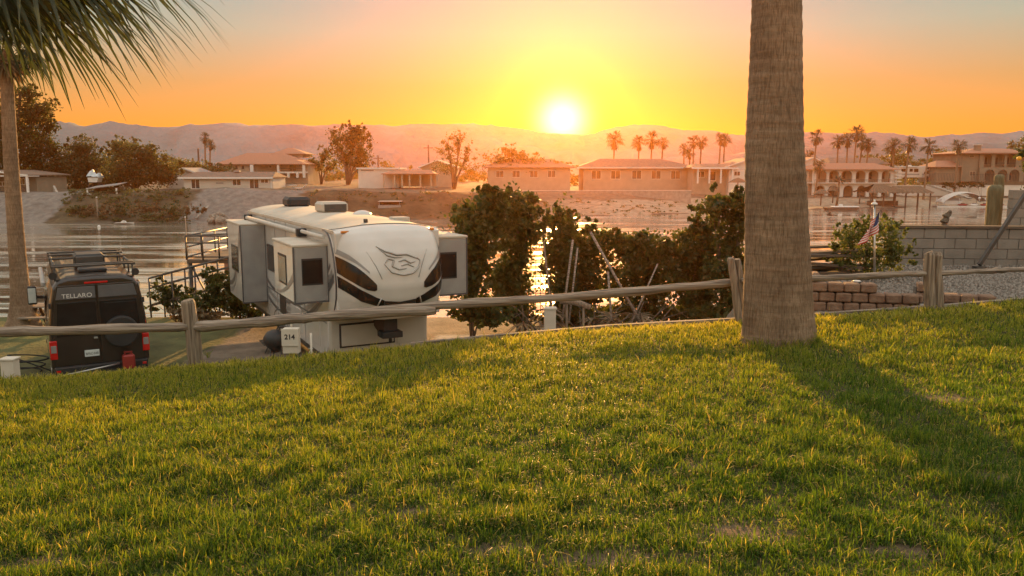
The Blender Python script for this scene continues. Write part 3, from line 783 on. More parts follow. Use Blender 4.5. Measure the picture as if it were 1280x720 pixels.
def block_wall():
    Y = 16.0; xa = PX(1113, Y); xb = xa+9; zt = P(1120, 285, Y).z; z0 = H(xa+1, 15.6)-.45
    t = thing('block_wall', (xa, Y, z0), label='grey concrete block wall with a dark cap behind the gravel bed', cat='wall')
    a = (xa, Y); b = (xb, Y-.8)
    xs_ = PX(1256, Y)-xa
    n = round((zt-z0)/.2); z0b = zt-n*.2
    block_courses(t, a, b, lambda s: zt+.02, z0b, .4, .2, .2, M['blocks'], seed=3, bev=.006)
    m = MB(); m.bar(Vector((0,.01,z0b-t.location.z+.1*0+n*.1-.01)), Vector((9,-.79,z0b-t.location.z+n*.1-.01)), .186, n*.2-.02, up=(0,0,1)); m.build('mortar', M['mortar'], t)
    m = MB(); m.bar(Vector((-.02,0,zt-t.location.z+.03)), Vector((9,-.8,zt-t.location.z+.03)), .26, .05); m.build('cap', M['darkwood'], t)
    # the taller return of the wall behind it
    Y2 = 17.2; x2 = PX(1258, Y2); zz = P(1258, 237, Y2).z
    t2 = thing('tall_block_wall', (x2, Y2, zt-1), label='taller brown grey block wall rising at the edge of the picture behind the handrail', cat='wall')
    block_courses(t2, (x2, Y2), (x2+5, Y2-.3), lambda s: zz+.02, zz-round((zz-zt+1.4)/.2)*.2, .4, .2, .2, M['blocks'], seed=5, bev=.006)
    m = MB(); m.box(.02, 5, -.08-.02, .08, -.5, zz-t2.location.z-.01); m.build('mortar', M['mortar'], t2)
block_wall()
def retaining():
    Y = 13.15
    pts = [((1016,13.35),(1158,13.0),lambda: (P(1016,347,13.35).z, P(1158,375,13.0).z)), ((1150,13.25),(1300,12.75),lambda: (P(1150,357,13.2).z, P(1300,386,12.9).z))]
    for k, ((pa, ya), (pb, yb), zf) in enumerate(pts):
        za, zb = zf(); a = (PX(pa, ya), ya); b = (PX(pb, yb), yb); Ln = math.dist(a, b)
        t = thing('retaining_wall', (a[0], a[1], 5.0), label=['low curved retaining wall of brown split-face blocks between the palm trunk and the last fence post','low retaining wall of brown blocks stepping down right of the last fence post'][k], cat='wall', group='low split-face block walls by the gravel')
        block_courses(t, a, b, lambda s: za+(zb-za)*s/Ln+.05, 4.93, .26, .165, .24, M['splitblock'], gap=.014, seed=8+k, bev=.022, jit=.012)
        m = MB(); z_a = za-5.0-.03; z_b = zb-5.0-.03; d = Vector((b[0]-a[0], b[1]-a[1], 0))
        m.add([(0,.02,-.3),(d.x,d.y+.02,-.3),(d.x,d.y+.02,z_b),(0,.02,z_a),(0,.1,-.3),(d.x,d.y+.1,-.3),(d.x,d.y+.1,z_b),(0,.1,z_a)], [(0,1,2,3),(7,6,5,4),(3,2,6,7),(0,3,7,4),(1,5,6,2)])
        m.build('joint_fill', M['mortar'], t)
    # a step of the wall returning left end
    xl = PX(1016, 13.35)
    t = thing('retaining_wall', (xl, 13.4, 5.0), label='short end of the brown block wall stepping down beside the palm trunk', cat='wall', group='low split-face block walls by the gravel')
    block_courses(t, (xl-.05, 15.0), (xl-.02, 13.5), lambda s: 5.55, 4.5, .27, .135, .24, M['splitblock'], seed=4, bev=.022, jit=.012)
retaining()

def gravel_stones():
    # the stones one sees on the gravel bed: countless, so one object
    r = np.random.default_rng(3); n = 9000; V = []; F = []
    base = np.array([(1,1,-1),(-1,-1,-1),(-1,1,1),(1,-1,1),(0,0,1.4),(0,1.3,0)]); fs = [(0,1,2),(0,3,1),(4,2,3),(4,3,0),(0,2,5),(5,2,4),(0,5,4),(1,3,2)]
    x = 5.4+7.5*r.random(n); y = 13.35+2.5*r.random(n)
    for i in range(n):
        s = .011+.018*r.random()**2; q = base*s*(.6+.8*r.random(3)); a = r.random()*6.3; c, d = math.cos(a), math.sin(a)
        q = np.stack([q[:,0]*c-q[:,1]*d, q[:,0]*d+q[:,1]*c, q[:,2]], 1)+np.array([x[i], y[i], H(x[i], y[i])+.004])
        F += [[k+len(V)*1 for k in f] for f in fs]; V.extend(q.tolist())
    o = np_mesh('gravel', V, F, M['gravel']); tag(o, kind='stuff'); o['label'] = 'grey gravel stones between the block walls'
gravel_stones()

def lantern(px, py, Y, label):
    p = P(px, py, Y)
    t = thing('path_light', p, label=label, cat='lamp', group='small white lights on the low wall')
    m = MB(); m.tube([(0,0,0),(0,0,.10)], [.045,.045], n=10); m.build('shade', M['white'], t)
    m = MB(); m.tube([(0,0,.10),(0,0,.125)], [.06,.03], n=10); m.tube([(0,.05,.05),(0,.12,.05)], .012, n=6); m.build('cap', M['darkmetal'], t)
lantern(1152, 386, 12.93, 'small white wall lantern beside the last fence post')
def flat_light():
    p = P(1071, 353, 13.3); t = thing('path_light', p, label='flat round white light lying on top of the low brown wall', cat='lamp', group='small white lights on the low wall')
    m = MB(); m.tube([(0,0,-.01),(0,0,.02)], .08, n=14); m.build('base', M['darkmetal'], t)
    m = MB(); m.tube([(0,0,.02),(0,0,.035)], [.07,.05], n=14); m.build('lens', M['white'], t)
flat_light()

def flag():
    Y = 14.1; b = P(1096, 335, Y); top = P(1093, 256, Y); g = H(b.x, Y)
    t = thing('flagpole', (b.x, Y, g), label='small drooping striped flag on a thin pole rising from the feathery shrub', cat='flag')
    o = Vector((b.x, Y, g)); m = MB(); m.tube([(0,0,-.2), top-o], .018, n=8); m.build('pole', M['metal'], t)
    q = top-o; m = MB(); m.tube([q, q+Vector((0,0,.03)), q+Vector((0,0,.045))], [.055,.05,.02], n=14); m.tube([q+Vector((0,0,.04)), q+Vector((0,0,.09))], [.02,.014], n=8); m.build('solar_light', M['white'], t)
    # cloth hanging in folds, from 262 to 300 px
    W = .30; h0 = P(0,264,Y).z-g; h1 = P(0,304,Y).z-g
    def f(u, v):
        # u along the stripes (hoist to fly), v from top to bottom of a drooping flag
        x = -u*W*(.55+.5*v)-.02; z = h0+(h1-h0)*(v*.62)-u*.26
        return Vector((x+.02*math.sin(u*9+v*2), .045*math.sin(u*11+v*3), z))
    for k in range(13):
        m = MB(); m.grid(lambda u, v: f(u if k > 6 else .38+u*.62, (k+v)/13), 14, 1)
        m.build('stripe', M['flag_red'] if k % 2 == 0 else M['flag_white'], t)
    m = MB(); m.grid(lambda u, v: f(u*.38, v*7/13)+Vector((0,-.003,0)), 8, 6); m.build('canton', M['flag_blue'], t)
flag()

def handrail():
    Y = 15.3; a = P(1224, 331, Y); b = P(1300, 215, Y+.5)
    t = thing('handrail', (a.x, Y, a.z-.05), label='dark steel rail leaning diagonally across the block walls', cat='handrail')
    o = Vector(t.location); m = MB(); m.bar(a-o, b-o, .06, .07); m.build('rail', M['darkmetal'], t)
    m = MB(); m.box(-.09,.09,-.09,.09,-.02,.02); m.build('foot_plate', M['darkmetal'], t); m = MB(); m.bar(b-o, Vector((b.x-o.x, b.y-o.y, -.1)), .05); m.build('post', M['darkmetal'], t)
handrail()

def cactus(px, pt, pb, hw, Y, label):
    b = P(px, pb, Y); u = P(px, pt, Y); t = thing('columnar_cactus', (b.x, Y, b.z-1.2), label=label, cat='cactus', group='ribbed columnar cactus stumps by the block wall')
    h = u.z-b.z+1.2; r = hw*Y/1000; m = MB(); n = 44; rows = 30; vs = []; fs = []; rr = random.Random(px)
    for j in range(rows+1):
        q = j/rows; z = h*q; cap = 1 if q < .975 else math.sqrt(max(0, 1-((q-.975)/.03)**2))*.9+.1
        for i in range(n):
            a = 2*math.pi*i/n; rad = r*cap*(.9+.12*abs(math.sin(a*5.5)))*(1+.04*math.sin(z*3)+.02*rr.gauss(0,1))
            vs.append((math.cos(a)*rad, math.sin(a)*rad, z))
    for j in range(rows):
        for i in range(n): fs.append((j*n+i, j*n+(i+1)%n, (j+1)*n+(i+1)%n, (j+1)*n+i))
    fs.append(tuple(rows*n+i for i in range(n))); m.add(vs, fs, True); m.build('stem', M['cactus'], t)
cactus(1240, 231, 290, 9.2, 17.6, 'thick ribbed brown green cactus column in front of the river')
cactus(1247, 218, 250, 6, 24.5, 'darker cactus column rising behind the thick one')

def carved_figure():
    p = P(1182, 286, 16.0); t = thing('carved_figure', p, label='small dark weathered carved bird figure standing on top of the block wall', cat='figure')
    m = MB(); m.tube([(-.06,0,0),(-.05,0,.04),(-.03,0,.11),(-.05,0,.14),(.0,0,.21),(-.02,0,.25),(.05,0,.31),(.07,0,.37)], [.06,.075,.05,.085,.06,.075,.05,.02], n=7, smooth=False); m.build('body', M['bark'], t)
    m = MB(); m.ball((.055,-.01,.335), .04, 9, 6); m.tube([(.03,-.03,.34),(-.02,-.05,.32)], [.016,.004], n=5); m.build('head', M['bark'], t)
carved_figure()

def fruit_tree():
    Y = 18.5; x = PX(1312, Y); g = 5.0
    cl = []
    for bx, by, rx, ry in ((1290,190,20,26),(1300,230,24,30),(1290,262,16,22),(1320,200,30,40)):
        p = P(bx, by, Y); cl.append((p.x-x, random.uniform(-.2,.2), p.z-g, rx*Y/1000, rx*Y/1000, ry*Y/1000, rx*ry))
    t = tree('orange_tree', (x, Y, g), cl, 3600, .10, M['leaf_mid'], 'citrus tree with a few glowing oranges overhanging the right edge', trunk_r=.08, seed=4)
    for bx, by in ((1274,198),(1279,245),(1267,249),(1276,268),(1288,215)):
        p = P(bx, by, Y-.3); m = MB(); m.ball((p.x-x, p.y-Y, p.z-g), .05, 12, 8); m.build('fruit', M['fruit'], t)
fruit_tree()

def wood_pile():
    t = thing('timber_pile', (PX(1030,15.2), 15.2, H(PX(1030,15.2),15.2)), label='low pile of old brown boards between the palm trunk and the feathery shrub', cat='timber pile')
    m = MB(); r = random.Random(4)
    for k in range(9):
        m.T = Matrix.Translation((r.uniform(-.3,.3), r.uniform(-.4,.4), .04+.055*k)) @ Matrix.Rotation(r.uniform(-.5,.5), 4, 'Z') @ Matrix.Rotation(r.uniform(-.06,.06), 4, 'Y')
        m.box(-.75,.75,-.09,.09,-.022,.022)
    m.T = None; m.build('boards', M['darkwood'], t)
wood_pile()

# ---------------------------------------------------------------- campsite furniture
def pedestal():
    Y = 15.4; p = P(365, 441, Y); x = p.x; g = H(x, Y); z = p.z-g
    t = thing('power_pedestal', (x, Y, g), label='cream power pedestal box numbered 214 on a post in front of the trailer', cat='electric box')
    w = .155; h = P(365, 410, Y).z-p.z
    m = MB(); m.box(-w,w,-.09,.09,z,z+h,.012); m.build('box', M['cream'], t)
    m = MB(); m.box(-w-.008,w+.008,-.12,-.095,z+h*.31,z+h*1.01,.008); m.build('door', M['cream'], t)
    m = MB(); m.box(-.055,-.005,-.05,.05,-.2,z+.02); m.box(.02,.07,-.05,.05,-.2,z+.02); m.build('post', M['wood_post'], t)
    m = MB(); m.tube([(-.02,.1,z+h*.9),(-.02,.1,z+h+.18)], .02, n=8); m.build('conduit', M['cream'], t)
    text('214', .135, M['ink'], t, (0,-.123,z+h*.68), (R(90),0,0), ext=.001, bold=.004)
    q = thing('water_riser', (x+.34, Y+.1, g), label='thin white water pipe standing just right of the pedestal numbered 214', cat='pipe')
    m = MB(); m.tube([(0,0,-.1),(.02,0,z+h*.75)], .022, n=8); m.build('pipe', M['cream'], q)
    m = MB(); m.tube([(.0,0,z+.02),(.0,-.10,z-.02)], .02, n=6); m.tube([(-.04,0,z+.06),(.05,0,z+.06)], .014, n=6); m.build('tap', M['metal'], q)
pedestal()
def utility_box():
    Y = 21.0; x = PX(688, Y); g = H(x, Y); p = P(688, 409, Y)
    t = thing('utility_box', (x, Y, g), label='small pale utility box on the concrete strip in front of the brush pile', cat='electric box')
    hz = P(688, 385, Y).z-g; w = .155
    m = MB(); m.box(-w,w,-.12,.12,0,hz-.03,.01); m.build('body', M['cream'], t)
    m = MB(); m.box(-w-.02,w+.02,-.14,.14,hz-.03,hz+.02,.01); m.build('lid', M['cream'], t)
    m = MB(); m.box(-w-.06,-w,-.05,.05,hz*.4,hz*.6); m.build('socket', M['grey'], t)
utility_box()
def hose():
    Y = 15.9; c = P(42, 462, Y); g = on_ground(38, 466, 12.6)
    t = thing('water_hose', (g.x, g.y, g.z), label='black hose coiled on the grass left of the dark van and rising to its side', cat='hose')
    m = MB(); pts = [(.26*math.cos(a)*(1+.03*k), .2*math.sin(a), .02+.012*k) for k, a in enumerate([i*.45 for i in range(36)])]
    pts += [(.5,.0,.05),(.78,.4,.1),(.92,.8,.35),(.98,1.1,.8),(1.0,1.25,1.1)]
    m.tube(pts, .018, n=6); m.build('tube', M['rubber'], t)
    m = MB(); m.tube([(-.3,-.1,.02),(-.4,-.14,.03)], .026, n=8); m.build('coupling', M['metal'], t)
    q0 = on_ground(18, 470, 12.3); q = thing('garden_tap', q0, label='small metal standpipe tap in the lower left beside the white pedestal', cat='tap')
    m = MB(); m.tube([(0,0,-.1),(0,0,.35)], .02, n=8); m.tube([(0,0,.33),(.08,-.02,.33),(.11,-.02,.27)], .018, n=8); m.build('pipe', M['metal'], q)
    m = MB(); m.tube([(-.04,0,.39),(.04,0,.39)], .012, n=6); m.tube([(0,0,.35),(0,0,.40)], .01, n=6); m.build('handle', M['darkmetal'], q)
    Y = 14.4; x = PX(-2, Y); g = H(x, Y); q = thing('meter_box', (x, Y, g), label='white pedestal cut by the left edge beside the standpipe tap', cat='electric box')
    hz = P(0, 447, Y).z-g; m = MB(); m.box(-.12,.12,-.1,.1,0,hz-.04,.01); m.build('body', M['cream'], q)
    m = MB(); m.box(-.14,.14,-.12,.12,hz-.04,hz,.01); m.build('lid', M['cream'], q)
hose()
def picnic_table():
    Y = 25.6; x = PX(66, Y); g = H(x, Y)
    t = thing('picnic_table', (x, Y, g), R(8), 'wooden picnic table behind the van, beside the palm base', 'table')
    m = MB()
    for k in range(5): m.box(-.9,.9,-.36+k*.147,-.23+k*.147,.70,.74)
    m.build('table_top', M['wood'], t)
    for s in (-1,1):
        m = MB()
        for k in range(2): m.box(-.9,.9,s*.72-.13+k*.135,s*.72-.01+k*.135,.42,.46)
        m.build('bench', M['wood'], t)
        m = MB(); m.bar((s*.62,-.55,0),(s*.62,.25*0-.1,.70),.09,.04); m.bar((s*.62,.55,0),(s*.62,.1,.70),.09,.04); m.bar((s*.62,-.78,.40),(s*.62,.78,.40),.04,.09); m.build('leg', M['darkwood'], t)
picnic_table()
def river_fence():
    Y = 28.0; t = thing('river_fence', (PX(0,Y), Y, H(PX(0,Y),Y)), label='brown two-rail wooden fence at the water edge behind the palm and picnic table', cat='fence')
    x0 = PX(-120, Y)-t.location.x; x1 = PX(118, Y)-t.location.x; z = lambda py: P(0,py,Y).z-t.location.z
    xs = [PX(p, Y)-t.location.x for p in (-100,-46,10,65,116)]
    for x in xs:
        m = MB(); m.box(x-.09,x+.09,-.07,.07,-.3,z(366),.01); m.build('post', M['darkwood'], t)
    for zz in (374, 388):
        m = MB(); m.box(x0,x1,-.11,-.075,z(zz)-.06,z(zz)+.06); m.build('rail', M['darkwood'], t)
river_fence()

def river_platform():
    """raised steel viewing platform on posts, and the ramp that climbs to it"""
    Y = 28.5; x0 = PX(232, Y); zf = P(232, 322, Y).z
    t = thing('river_platform', (x0, Y, H(x0,Y)), label='raised platform with dark tube railings over the river behind the trailer', cat='platform')
    o = Vector(t.location)
    def q(px, py, YY): return P(px, py, YY)-o
    zt = P(232, 295, Y).z-o.z; zfl = P(232, 325, Y).z-o.z; W = PX(335, Y)-x0; D = 4.2
    m = MB(); m.box(0,W,0,D,zfl-.12,zfl); m.build('deck', M['darkwood'], t)
    for x in (.08, W*.5, W-.08):
        for y in (.1, D-.1): MB().tube([(x,y,-2.8),(x,y,zfl-.12)], .07, n=8).build('pile', M['darkmetal'], t)
    m = MB(); m.bar((.1,.1,-.6),(W*.5,.1,zfl-.2),.05); m.bar((W*.5,.1,-.6),(.1,.1,zfl-.2),.05); m.build('cross_brace', M['darkmetal'], t)
    m = MB()
    for y in (0, D):
        for zz in (zt, zt-.25, zt-.75): m.tube([(0,y,zz),(W,y,zz)], .028, n=6)
        for k in range(6): m.tube([(W*k/5,y,zfl),(W*k/5,y,zt)], .03, n=6)
    for x in (0, W):
        for zz in (zt, zt-.4, zt-.75): m.tube([(x,0,zz),(x,D,zz)], .026, n=6)
        for k in range(1,3): m.tube([(x,D*k/3,zfl),(x,D*k/3,zt)], .026, n=6)
    m.tube([(0,0,zt),(W,D,zt-.1)], .028, n=6)
    m.build('railing', M['darkmetal'], t)
    m = MB(); m.box(W*.45,W,.02,.05,zfl-.55,zfl+.1); m.build('side_panel', M['clay'], t)
    # ramp
    Yr = 27.3; a = P(186, 348, Yr); b = P(300, 318, Yr); g = H(a.x, Yr)
    r = thing('access_ramp', (a.x, Yr, g), label='sloping ramp with two dark handrails climbing towards the river platform', cat='ramp')
    o2 = Vector(r.location)
    for dy in (0, 1.1):
        m = MB(); A = a-o2+Vector((0,dy,0)); B = b-o2+Vector((0,dy,0)); m.tube([A, B], .035, n=6); m.tube([A-Vector((0,0,.35)), B-Vector((0,0,.35))], .026, n=6)
        for k in range(5):
            c = A.lerp(B, k/4); m.tube([c, (c.x, c.y, -.3)], .03, n=6)
        m.build('handrail', M['darkmetal'], r)
    m = MB(); A = a-o2; B = b-o2; m.bar(A+Vector((0,.55,-.95)), B+Vector((0,.55,-.95)), 1.0, .08); m.build('walkway', M['darkwood'], r)
river_platform()

def debris():
    Y = 23.6; x = PX(745, Y); g = H(x, Y)
    t = thing('brush_pile', (x, Y, g), label='pile of pruned fronds and leaning poles against the shrubs in the sun glare', cat='brush pile')
    o = Vector(t.location); r = random.Random(3)
    for (a, b, w) in (((704,392),(716,300),.035),((712,395),(722,310),.03),((798,398),(738,290),.04),((764,395),(760,340),.035),((690,395),(678,290),.03),((792,398),(822,330),.025)):
        m = MB(); A = P(*a, Y)-o; B = P(*b, Y+.9)-o; m.tube([A+(A-B)*.1, B], w, n=7); m.build('pole', M['wood'], t)
    m = MB()
    for k in range(34):
        a = r.random()*6.3; c = Vector((r.uniform(-2.2,1.8), r.uniform(-.4,.9), .1)); m.tube([c, c+Vector((math.cos(a)*.8, math.sin(a)*.4, .3+.6*r.random())), c+Vector((math.cos(a)*1.4, math.sin(a)*.6, .3+.9*r.random()))], [.025,.018,.006], n=5)
    m.build('branches', M['bark'], t)
    m = MB()
    for k in range(16): fan_frond(m, Vector((r.uniform(-2,1.8), r.uniform(-.2,.5), .35+.5*r.random())), r.random()*6.3, R(-10+50*r.random()), .4, .7, 9, .8, r, wid=.03)
    m.build('dead_fronds', M['palm_dry'], t)
    m = MB(); A = P(700,376,Y-.6)-o; B = P(738,384,Y-.6)-o; m.tube([A, A.lerp(B,.5)+Vector((0,0,.06)), B], [.09,.1,.08], n=8); m.tube([(A.x+.2,A.y,0),(A.x+.2,A.y,A.z)], .04, n=5); m.tube([(B.x-.2,B.y,0),(B.x-.2,B.y,B.z)], .04, n=5); m.build('log', M['wood_post'], t)
    # wire panel in the gap between the shrubs
    Y2 = 27.2; xw = PX(670, Y2); gw = H(xw, Y2); f = thing('wire_gate', (xw, Y2, gw), label='small wire mesh gate against the bright water in the gap between shrubs', cat='gate')
    m = MB(); zt = P(670,325,Y2).z-gw; wz = .5
    for k in range(7): m.tube([(-wz+k*wz/3,0,0),(-wz+k*wz/3,0,zt)], .012, n=4)
    for k in range(8): m.tube([(-wz,0,zt*k/7),(wz,0,zt*k/7)], .012, n=4)
    m.build('wire_mesh', M['darkmetal'], f)
    m = MB(); m.tube([(-wz,0,-.2),(-wz,0,zt+.1)], .04, n=6); m.tube([(wz,0,-.2),(wz,0,zt+.1)], .04, n=6); m.build('frame', M['darkmetal'], f)
debris()
# ---------------------------------------------------------------- the camper van
def wheel(parent, x, y, r, w, side):
    m = MB(); m.tube([(x-w/2,y,r),(x-w/2+.03,y,r),(x+w/2-.03,y,r),(x+w/2,y,r)], [r*.86,r,r,r*.86], n=28); o = m.build('wheel', M['rubber'], parent)
    m = MB(); xs = x+side*w/2; m.tube([(xs-side*.02,y,r),(xs+side*.012,y,r)], r*.62, n=24); m.build('rim', M['metal'], o)
    m = MB(); m.tube([(xs+side*.012,y,r),(xs+side*.03,y,r)], [r*.2,r*.16], n=12); m.build('hub', M['darkmetal'], o)

def van():
    Y = 18.0; c = P(129, 470, Y); g = CAMP
    ang = math.atan2(-c.x, c.y)+R(3.5)
    t = thing('camper_van', (c.x, Y, g), ang, 'dark brown high-roof camper van with roof rack seen from behind', 'van')
    Wd = 1.02; Hh = 2.62; zb = .42
    # body cross-section: half width against height (the flanks lean in above the belt)
    sec = [(.93,zb),(Wd,.62),(Wd,1.25),(Wd-.02,1.6),(Wd-.08,2.1),(Wd-.14,2.42),(Wd-.24,2.56),(Wd-.45,2.62),(0,2.64)]
    ring = [(-a,b) for a,b in sec]+[(a,b) for a,b in sec[::-1][1:]]
    ys = [0,.03,.10,.3,2.0,4.3,4.75,5.35,5.8,5.95]
    m = MB(); vs = []; n = len(ring)
    for y in ys:
        for (x, z) in ring:
            q = 1.0
            if y < .1: q = [.965,.985,1][ys.index(y)]
            zz = z
            if y > 4.3: zz = min(z, [0,2.55,1.55,1.15,.95][ys.index(y)-5] if ys.index(y) >= 6 else z)
            # rear leans forward with height
            yy = y+(.10*max(0, z-1.0)/1.6 if y < .2 else 0)
            vs.append((x*q*(1 if y < 5.3 else .93), yy, zb+(zz-zb)*(q if y < .1 else 1)))
    fs = [(j*n+i, j*n+i+1, (j+1)*n+i+1, (j+1)*n+i) for j in range(len(ys)-1) for i in range(n-1)]
    fs += [(j*n+n-1, j*n, (j+1)*n, (j+1)*n+n-1) for j in range(len(ys)-1)]
    fs += [tuple(range(n)), tuple(range((len(ys)-1)*n, len(ys)*n))[::-1]]
    m.add(vs, fs, False); body = m.build('body', M['vanpaint'], t, bevel=.015)
    def ry(z): return .10*max(0, z-1.0)/1.6
    def slab(x0, x1, z0, z1, d, mt, name, par=t, bev=.012, poly=None):
        """a panel lying on the sloping rear, standing d proud of it"""
        m = MB()
        pts = poly or [(x0,z0),(x1,z0),(x1,z1),(x0,z1)]
        n = len(pts); vs = [(x, ry(z)-d, z) for x, z in pts]+[(x, ry(z)+.03, z) for x, z in pts]
        m.add(vs, [tuple(range(n)), tuple(range(2*n-1, n-1, -1))]+[(i,(i+1)%n,n+(i+1)%n,n+i) for i in range(n)])
        return m.build(name, mt, par, bevel=bev)
    # rear doors with upper dark bands and windows
    dl = slab(-.90,-.008,.62,2.42,.020, M['vanpaint'], 'rear_door', poly=[(-.93,.62),(-.008,.62),(-.008,2.44),(-.80,2.44),(-.85,2.2),(-.93,1.5)])
    dr = slab(.008,.90,.62,2.42,.020, M['vanpaint'], 'rear_door', poly=[(.008,.62),(.93,.62),(.93,1.5),(.85,2.2),(.80,2.44),(.008,2.44)])
    slab(0,0,0,0,.030, M['graph_grey'], 'upper_panel', dl, .008, [(-.83,2.13),(-.03,2.13),(-.03,2.40),(-.77,2.40)])
    slab(0,0,0,0,.030, M['graph_grey'], 'upper_panel', dr, .008, [(.03,2.13),(.83,2.13),(.77,2.40),(.03,2.40)])
    slab(0,0,0,0,.032, M['glass'], 'rear_window', dl, .01, [(-.86,1.30),(-.04,1.30),(-.04,2.06),(-.80,2.06)])
    slab(0,0,0,0,.032, M['glass'], 'rear_window', dr, .01, [(.04,1.30),(.86,1.30),(.80,2.06),(.04,2.06)])
    slab(.12,.78,1.78,2.0,.038, M['glass'], 'window_vent', dr, .01)
    # round-topped spare wheel cover on the right door
    m = MB(); cy = -.07; pts = [(.44+.36*math.cos(a), 1.33+.36*math.sin(a)) for a in [i*math.pi*2/40 for i in range(40)]]
    m.prism(pts, -.20, -.02); m.build('spare_wheel_cover', M['blackplastic'], dr, bevel=.03)
    m = MB(); m.ball((.44,-.2,1.33), .035, 10, 6); m.build('cover_boss', M['metal'], dr)
    text('TELLARO', .14, M['white'], dl, (-.40,ry(2.21)-.036,2.20), (R(90+3),0,0), ext=.002, sx=1.05)
    m = MB(); m.box(-.24,.24,-.035+ry(2.45),.02+ry(2.45),2.46,2.50); m.build('high_brake_light', M['red'], t, bevel=.005)
    m = MB(); m.box(-.13,-.05,-.05,-.02,1.20,1.24); m.build('door_handle', M['metal'], dl, bevel=.006)
    for s in (-1,1):
        for z in (.95,1.95): MB().box(s*.95-.025,s*.95+.025,-.02,.05,z,z+.12).build('hinge', M['blackplastic'], t, bevel=.005)
        # upright lamp clusters, clear above red
        m = MB(); m.box(s*.945-.075,s*.945+.075,-.045,.10,.80,1.22); L_ = m.build('tail_light', M['red'], t, bevel=.015)
        m = MB(); m.box(s*.945-.055,s*.945+.06,-.052,-.03,.95,1.12); m.build('reversing_lens', M['silver_decal'], L_, bevel=.01)
        m = MB(); m.box(s*.95-.035,s*.95+.035,-.012+.05,.1,1.36,1.52); m.build('upper_lens', M['red'], t, bevel=.01)
        m = MB(); m.box(s*.88-.045,s*.88+.045,-.115,-.06,.50,.56); m.build('bumper_reflector', M['red'], t, bevel=.008)
        m = MB(); m.box(s*1.27-.11,s*1.27+.11,4.55,4.68,1.42,1.92); o = m.build('side_mirror', M['blackplastic'], t, bevel=.04)
        m = MB(); m.box(s*1.27-.09,s*1.27+.09,4.535,4.549,1.47,1.87); m.build('mirror_glass', M['plate'], o, bevel=.02)
        m = MB(); m.bar((s*1.0,4.62,1.6),(s*1.18,4.62,1.62),.06,.08); m.build('mirror_arm', M['blackplastic'], o)
        m = MB(); m.box(s*1.012-.006,s*1.012+.006,2.2,3.9,1.35,1.95); m.build('side_window', M['glass'], t, bevel=.004)
        for y in (1.0, 4.75): wheel(t, s*.88, y, .36, .24, s)
    m = MB(); m.box(-.96,.96,-.11,.2,.36,.62); m.build('rear_bumper', M['blackplastic'], t, bevel=.03)
    pl = MB().box(-.34,-.04,-.055,-.03,.80,.95).build('licence_plate', M['plate'], t, bevel=.006)
    text('BP5C·04B', .075, M['ink'], pl, (-.19,-.057,.865), (R(90),0,0), ext=.0008, sx=.85)
    m = MB(); m.tube([(-.8,-.2,.46),(-.3,-.22,.52),(.35,-.22,.60)], .022, n=8); m.build('hitch_bar', M['metal'], t)
    m = MB(); m.box(-.45,.8,-.42,-.13,.42,.47); m.bar((0,.1,.4),(0,-.4,.4),.08); m.build('hitch_tray', M['blackplastic'], t)
    # roof: rack, air conditioner, lights
    m = MB()
    for s in (-1,1):
        m.tube([(s*.80,.25,2.82),(s*.80,3.9,2.82)], .028, n=8)
        for y in (.3,1.2,2.2,3.2,3.9): m.tube([(s*.80,y,2.52),(s*.80,y,2.82)], .022, n=6)
    for y in (.3,.62,2.2,3.2,3.9): m.tube([(-.86,y,2.85),(.86,y,2.85)], .026, n=8)
    m.build('roof_rack', M['darkmetal'], t)
    for s in (-1,1):
        m = MB(); m.tube([(s*.84,.16,2.66),(s*.84,.28,2.66)], [.085,.06], n=14); m.build('rack_light', M['blackplastic'], t)
    m = MB(); m.box(-.33,.33,1.6,2.5,2.60,2.98,.06); ac = m.build('roof_air_conditioner', M['blackplastic'], t)
    m = MB(); m.box(-.30,.30,1.56,1.61,2.68,2.94,.02); m.build('grille', M['darkmetal'], ac)
    m = MB(); m.box(-.30,.30,.8,1.35,2.62,2.72,.03); m.build('roof_vent', M['blackplastic'], t)
    m = MB(); m.box(-1.08,-.99,.5,3.9,2.40,2.50,.02); m.build('awning', M['grey'], t)
    q = thing('red_fuel_can', (t.location.x, t.location.y, g), ang, 'red fuel can on the hitch tray behind the dark van', 'fuel can')
    m = MB(); m.box(.40,.66,-.38,-.18,.475,.80,.03); m.build('can', M['redplastic'], q)
    m = MB(); m.bar((.46,-.28,.80),(.46,-.28,.86),.03); m.bar((.60,-.28,.80),(.60,-.28,.86),.03); m.bar((.44,-.28,.86),(.62,-.28,.86),.03); m.build('handle', M['redplastic'], q)
van()

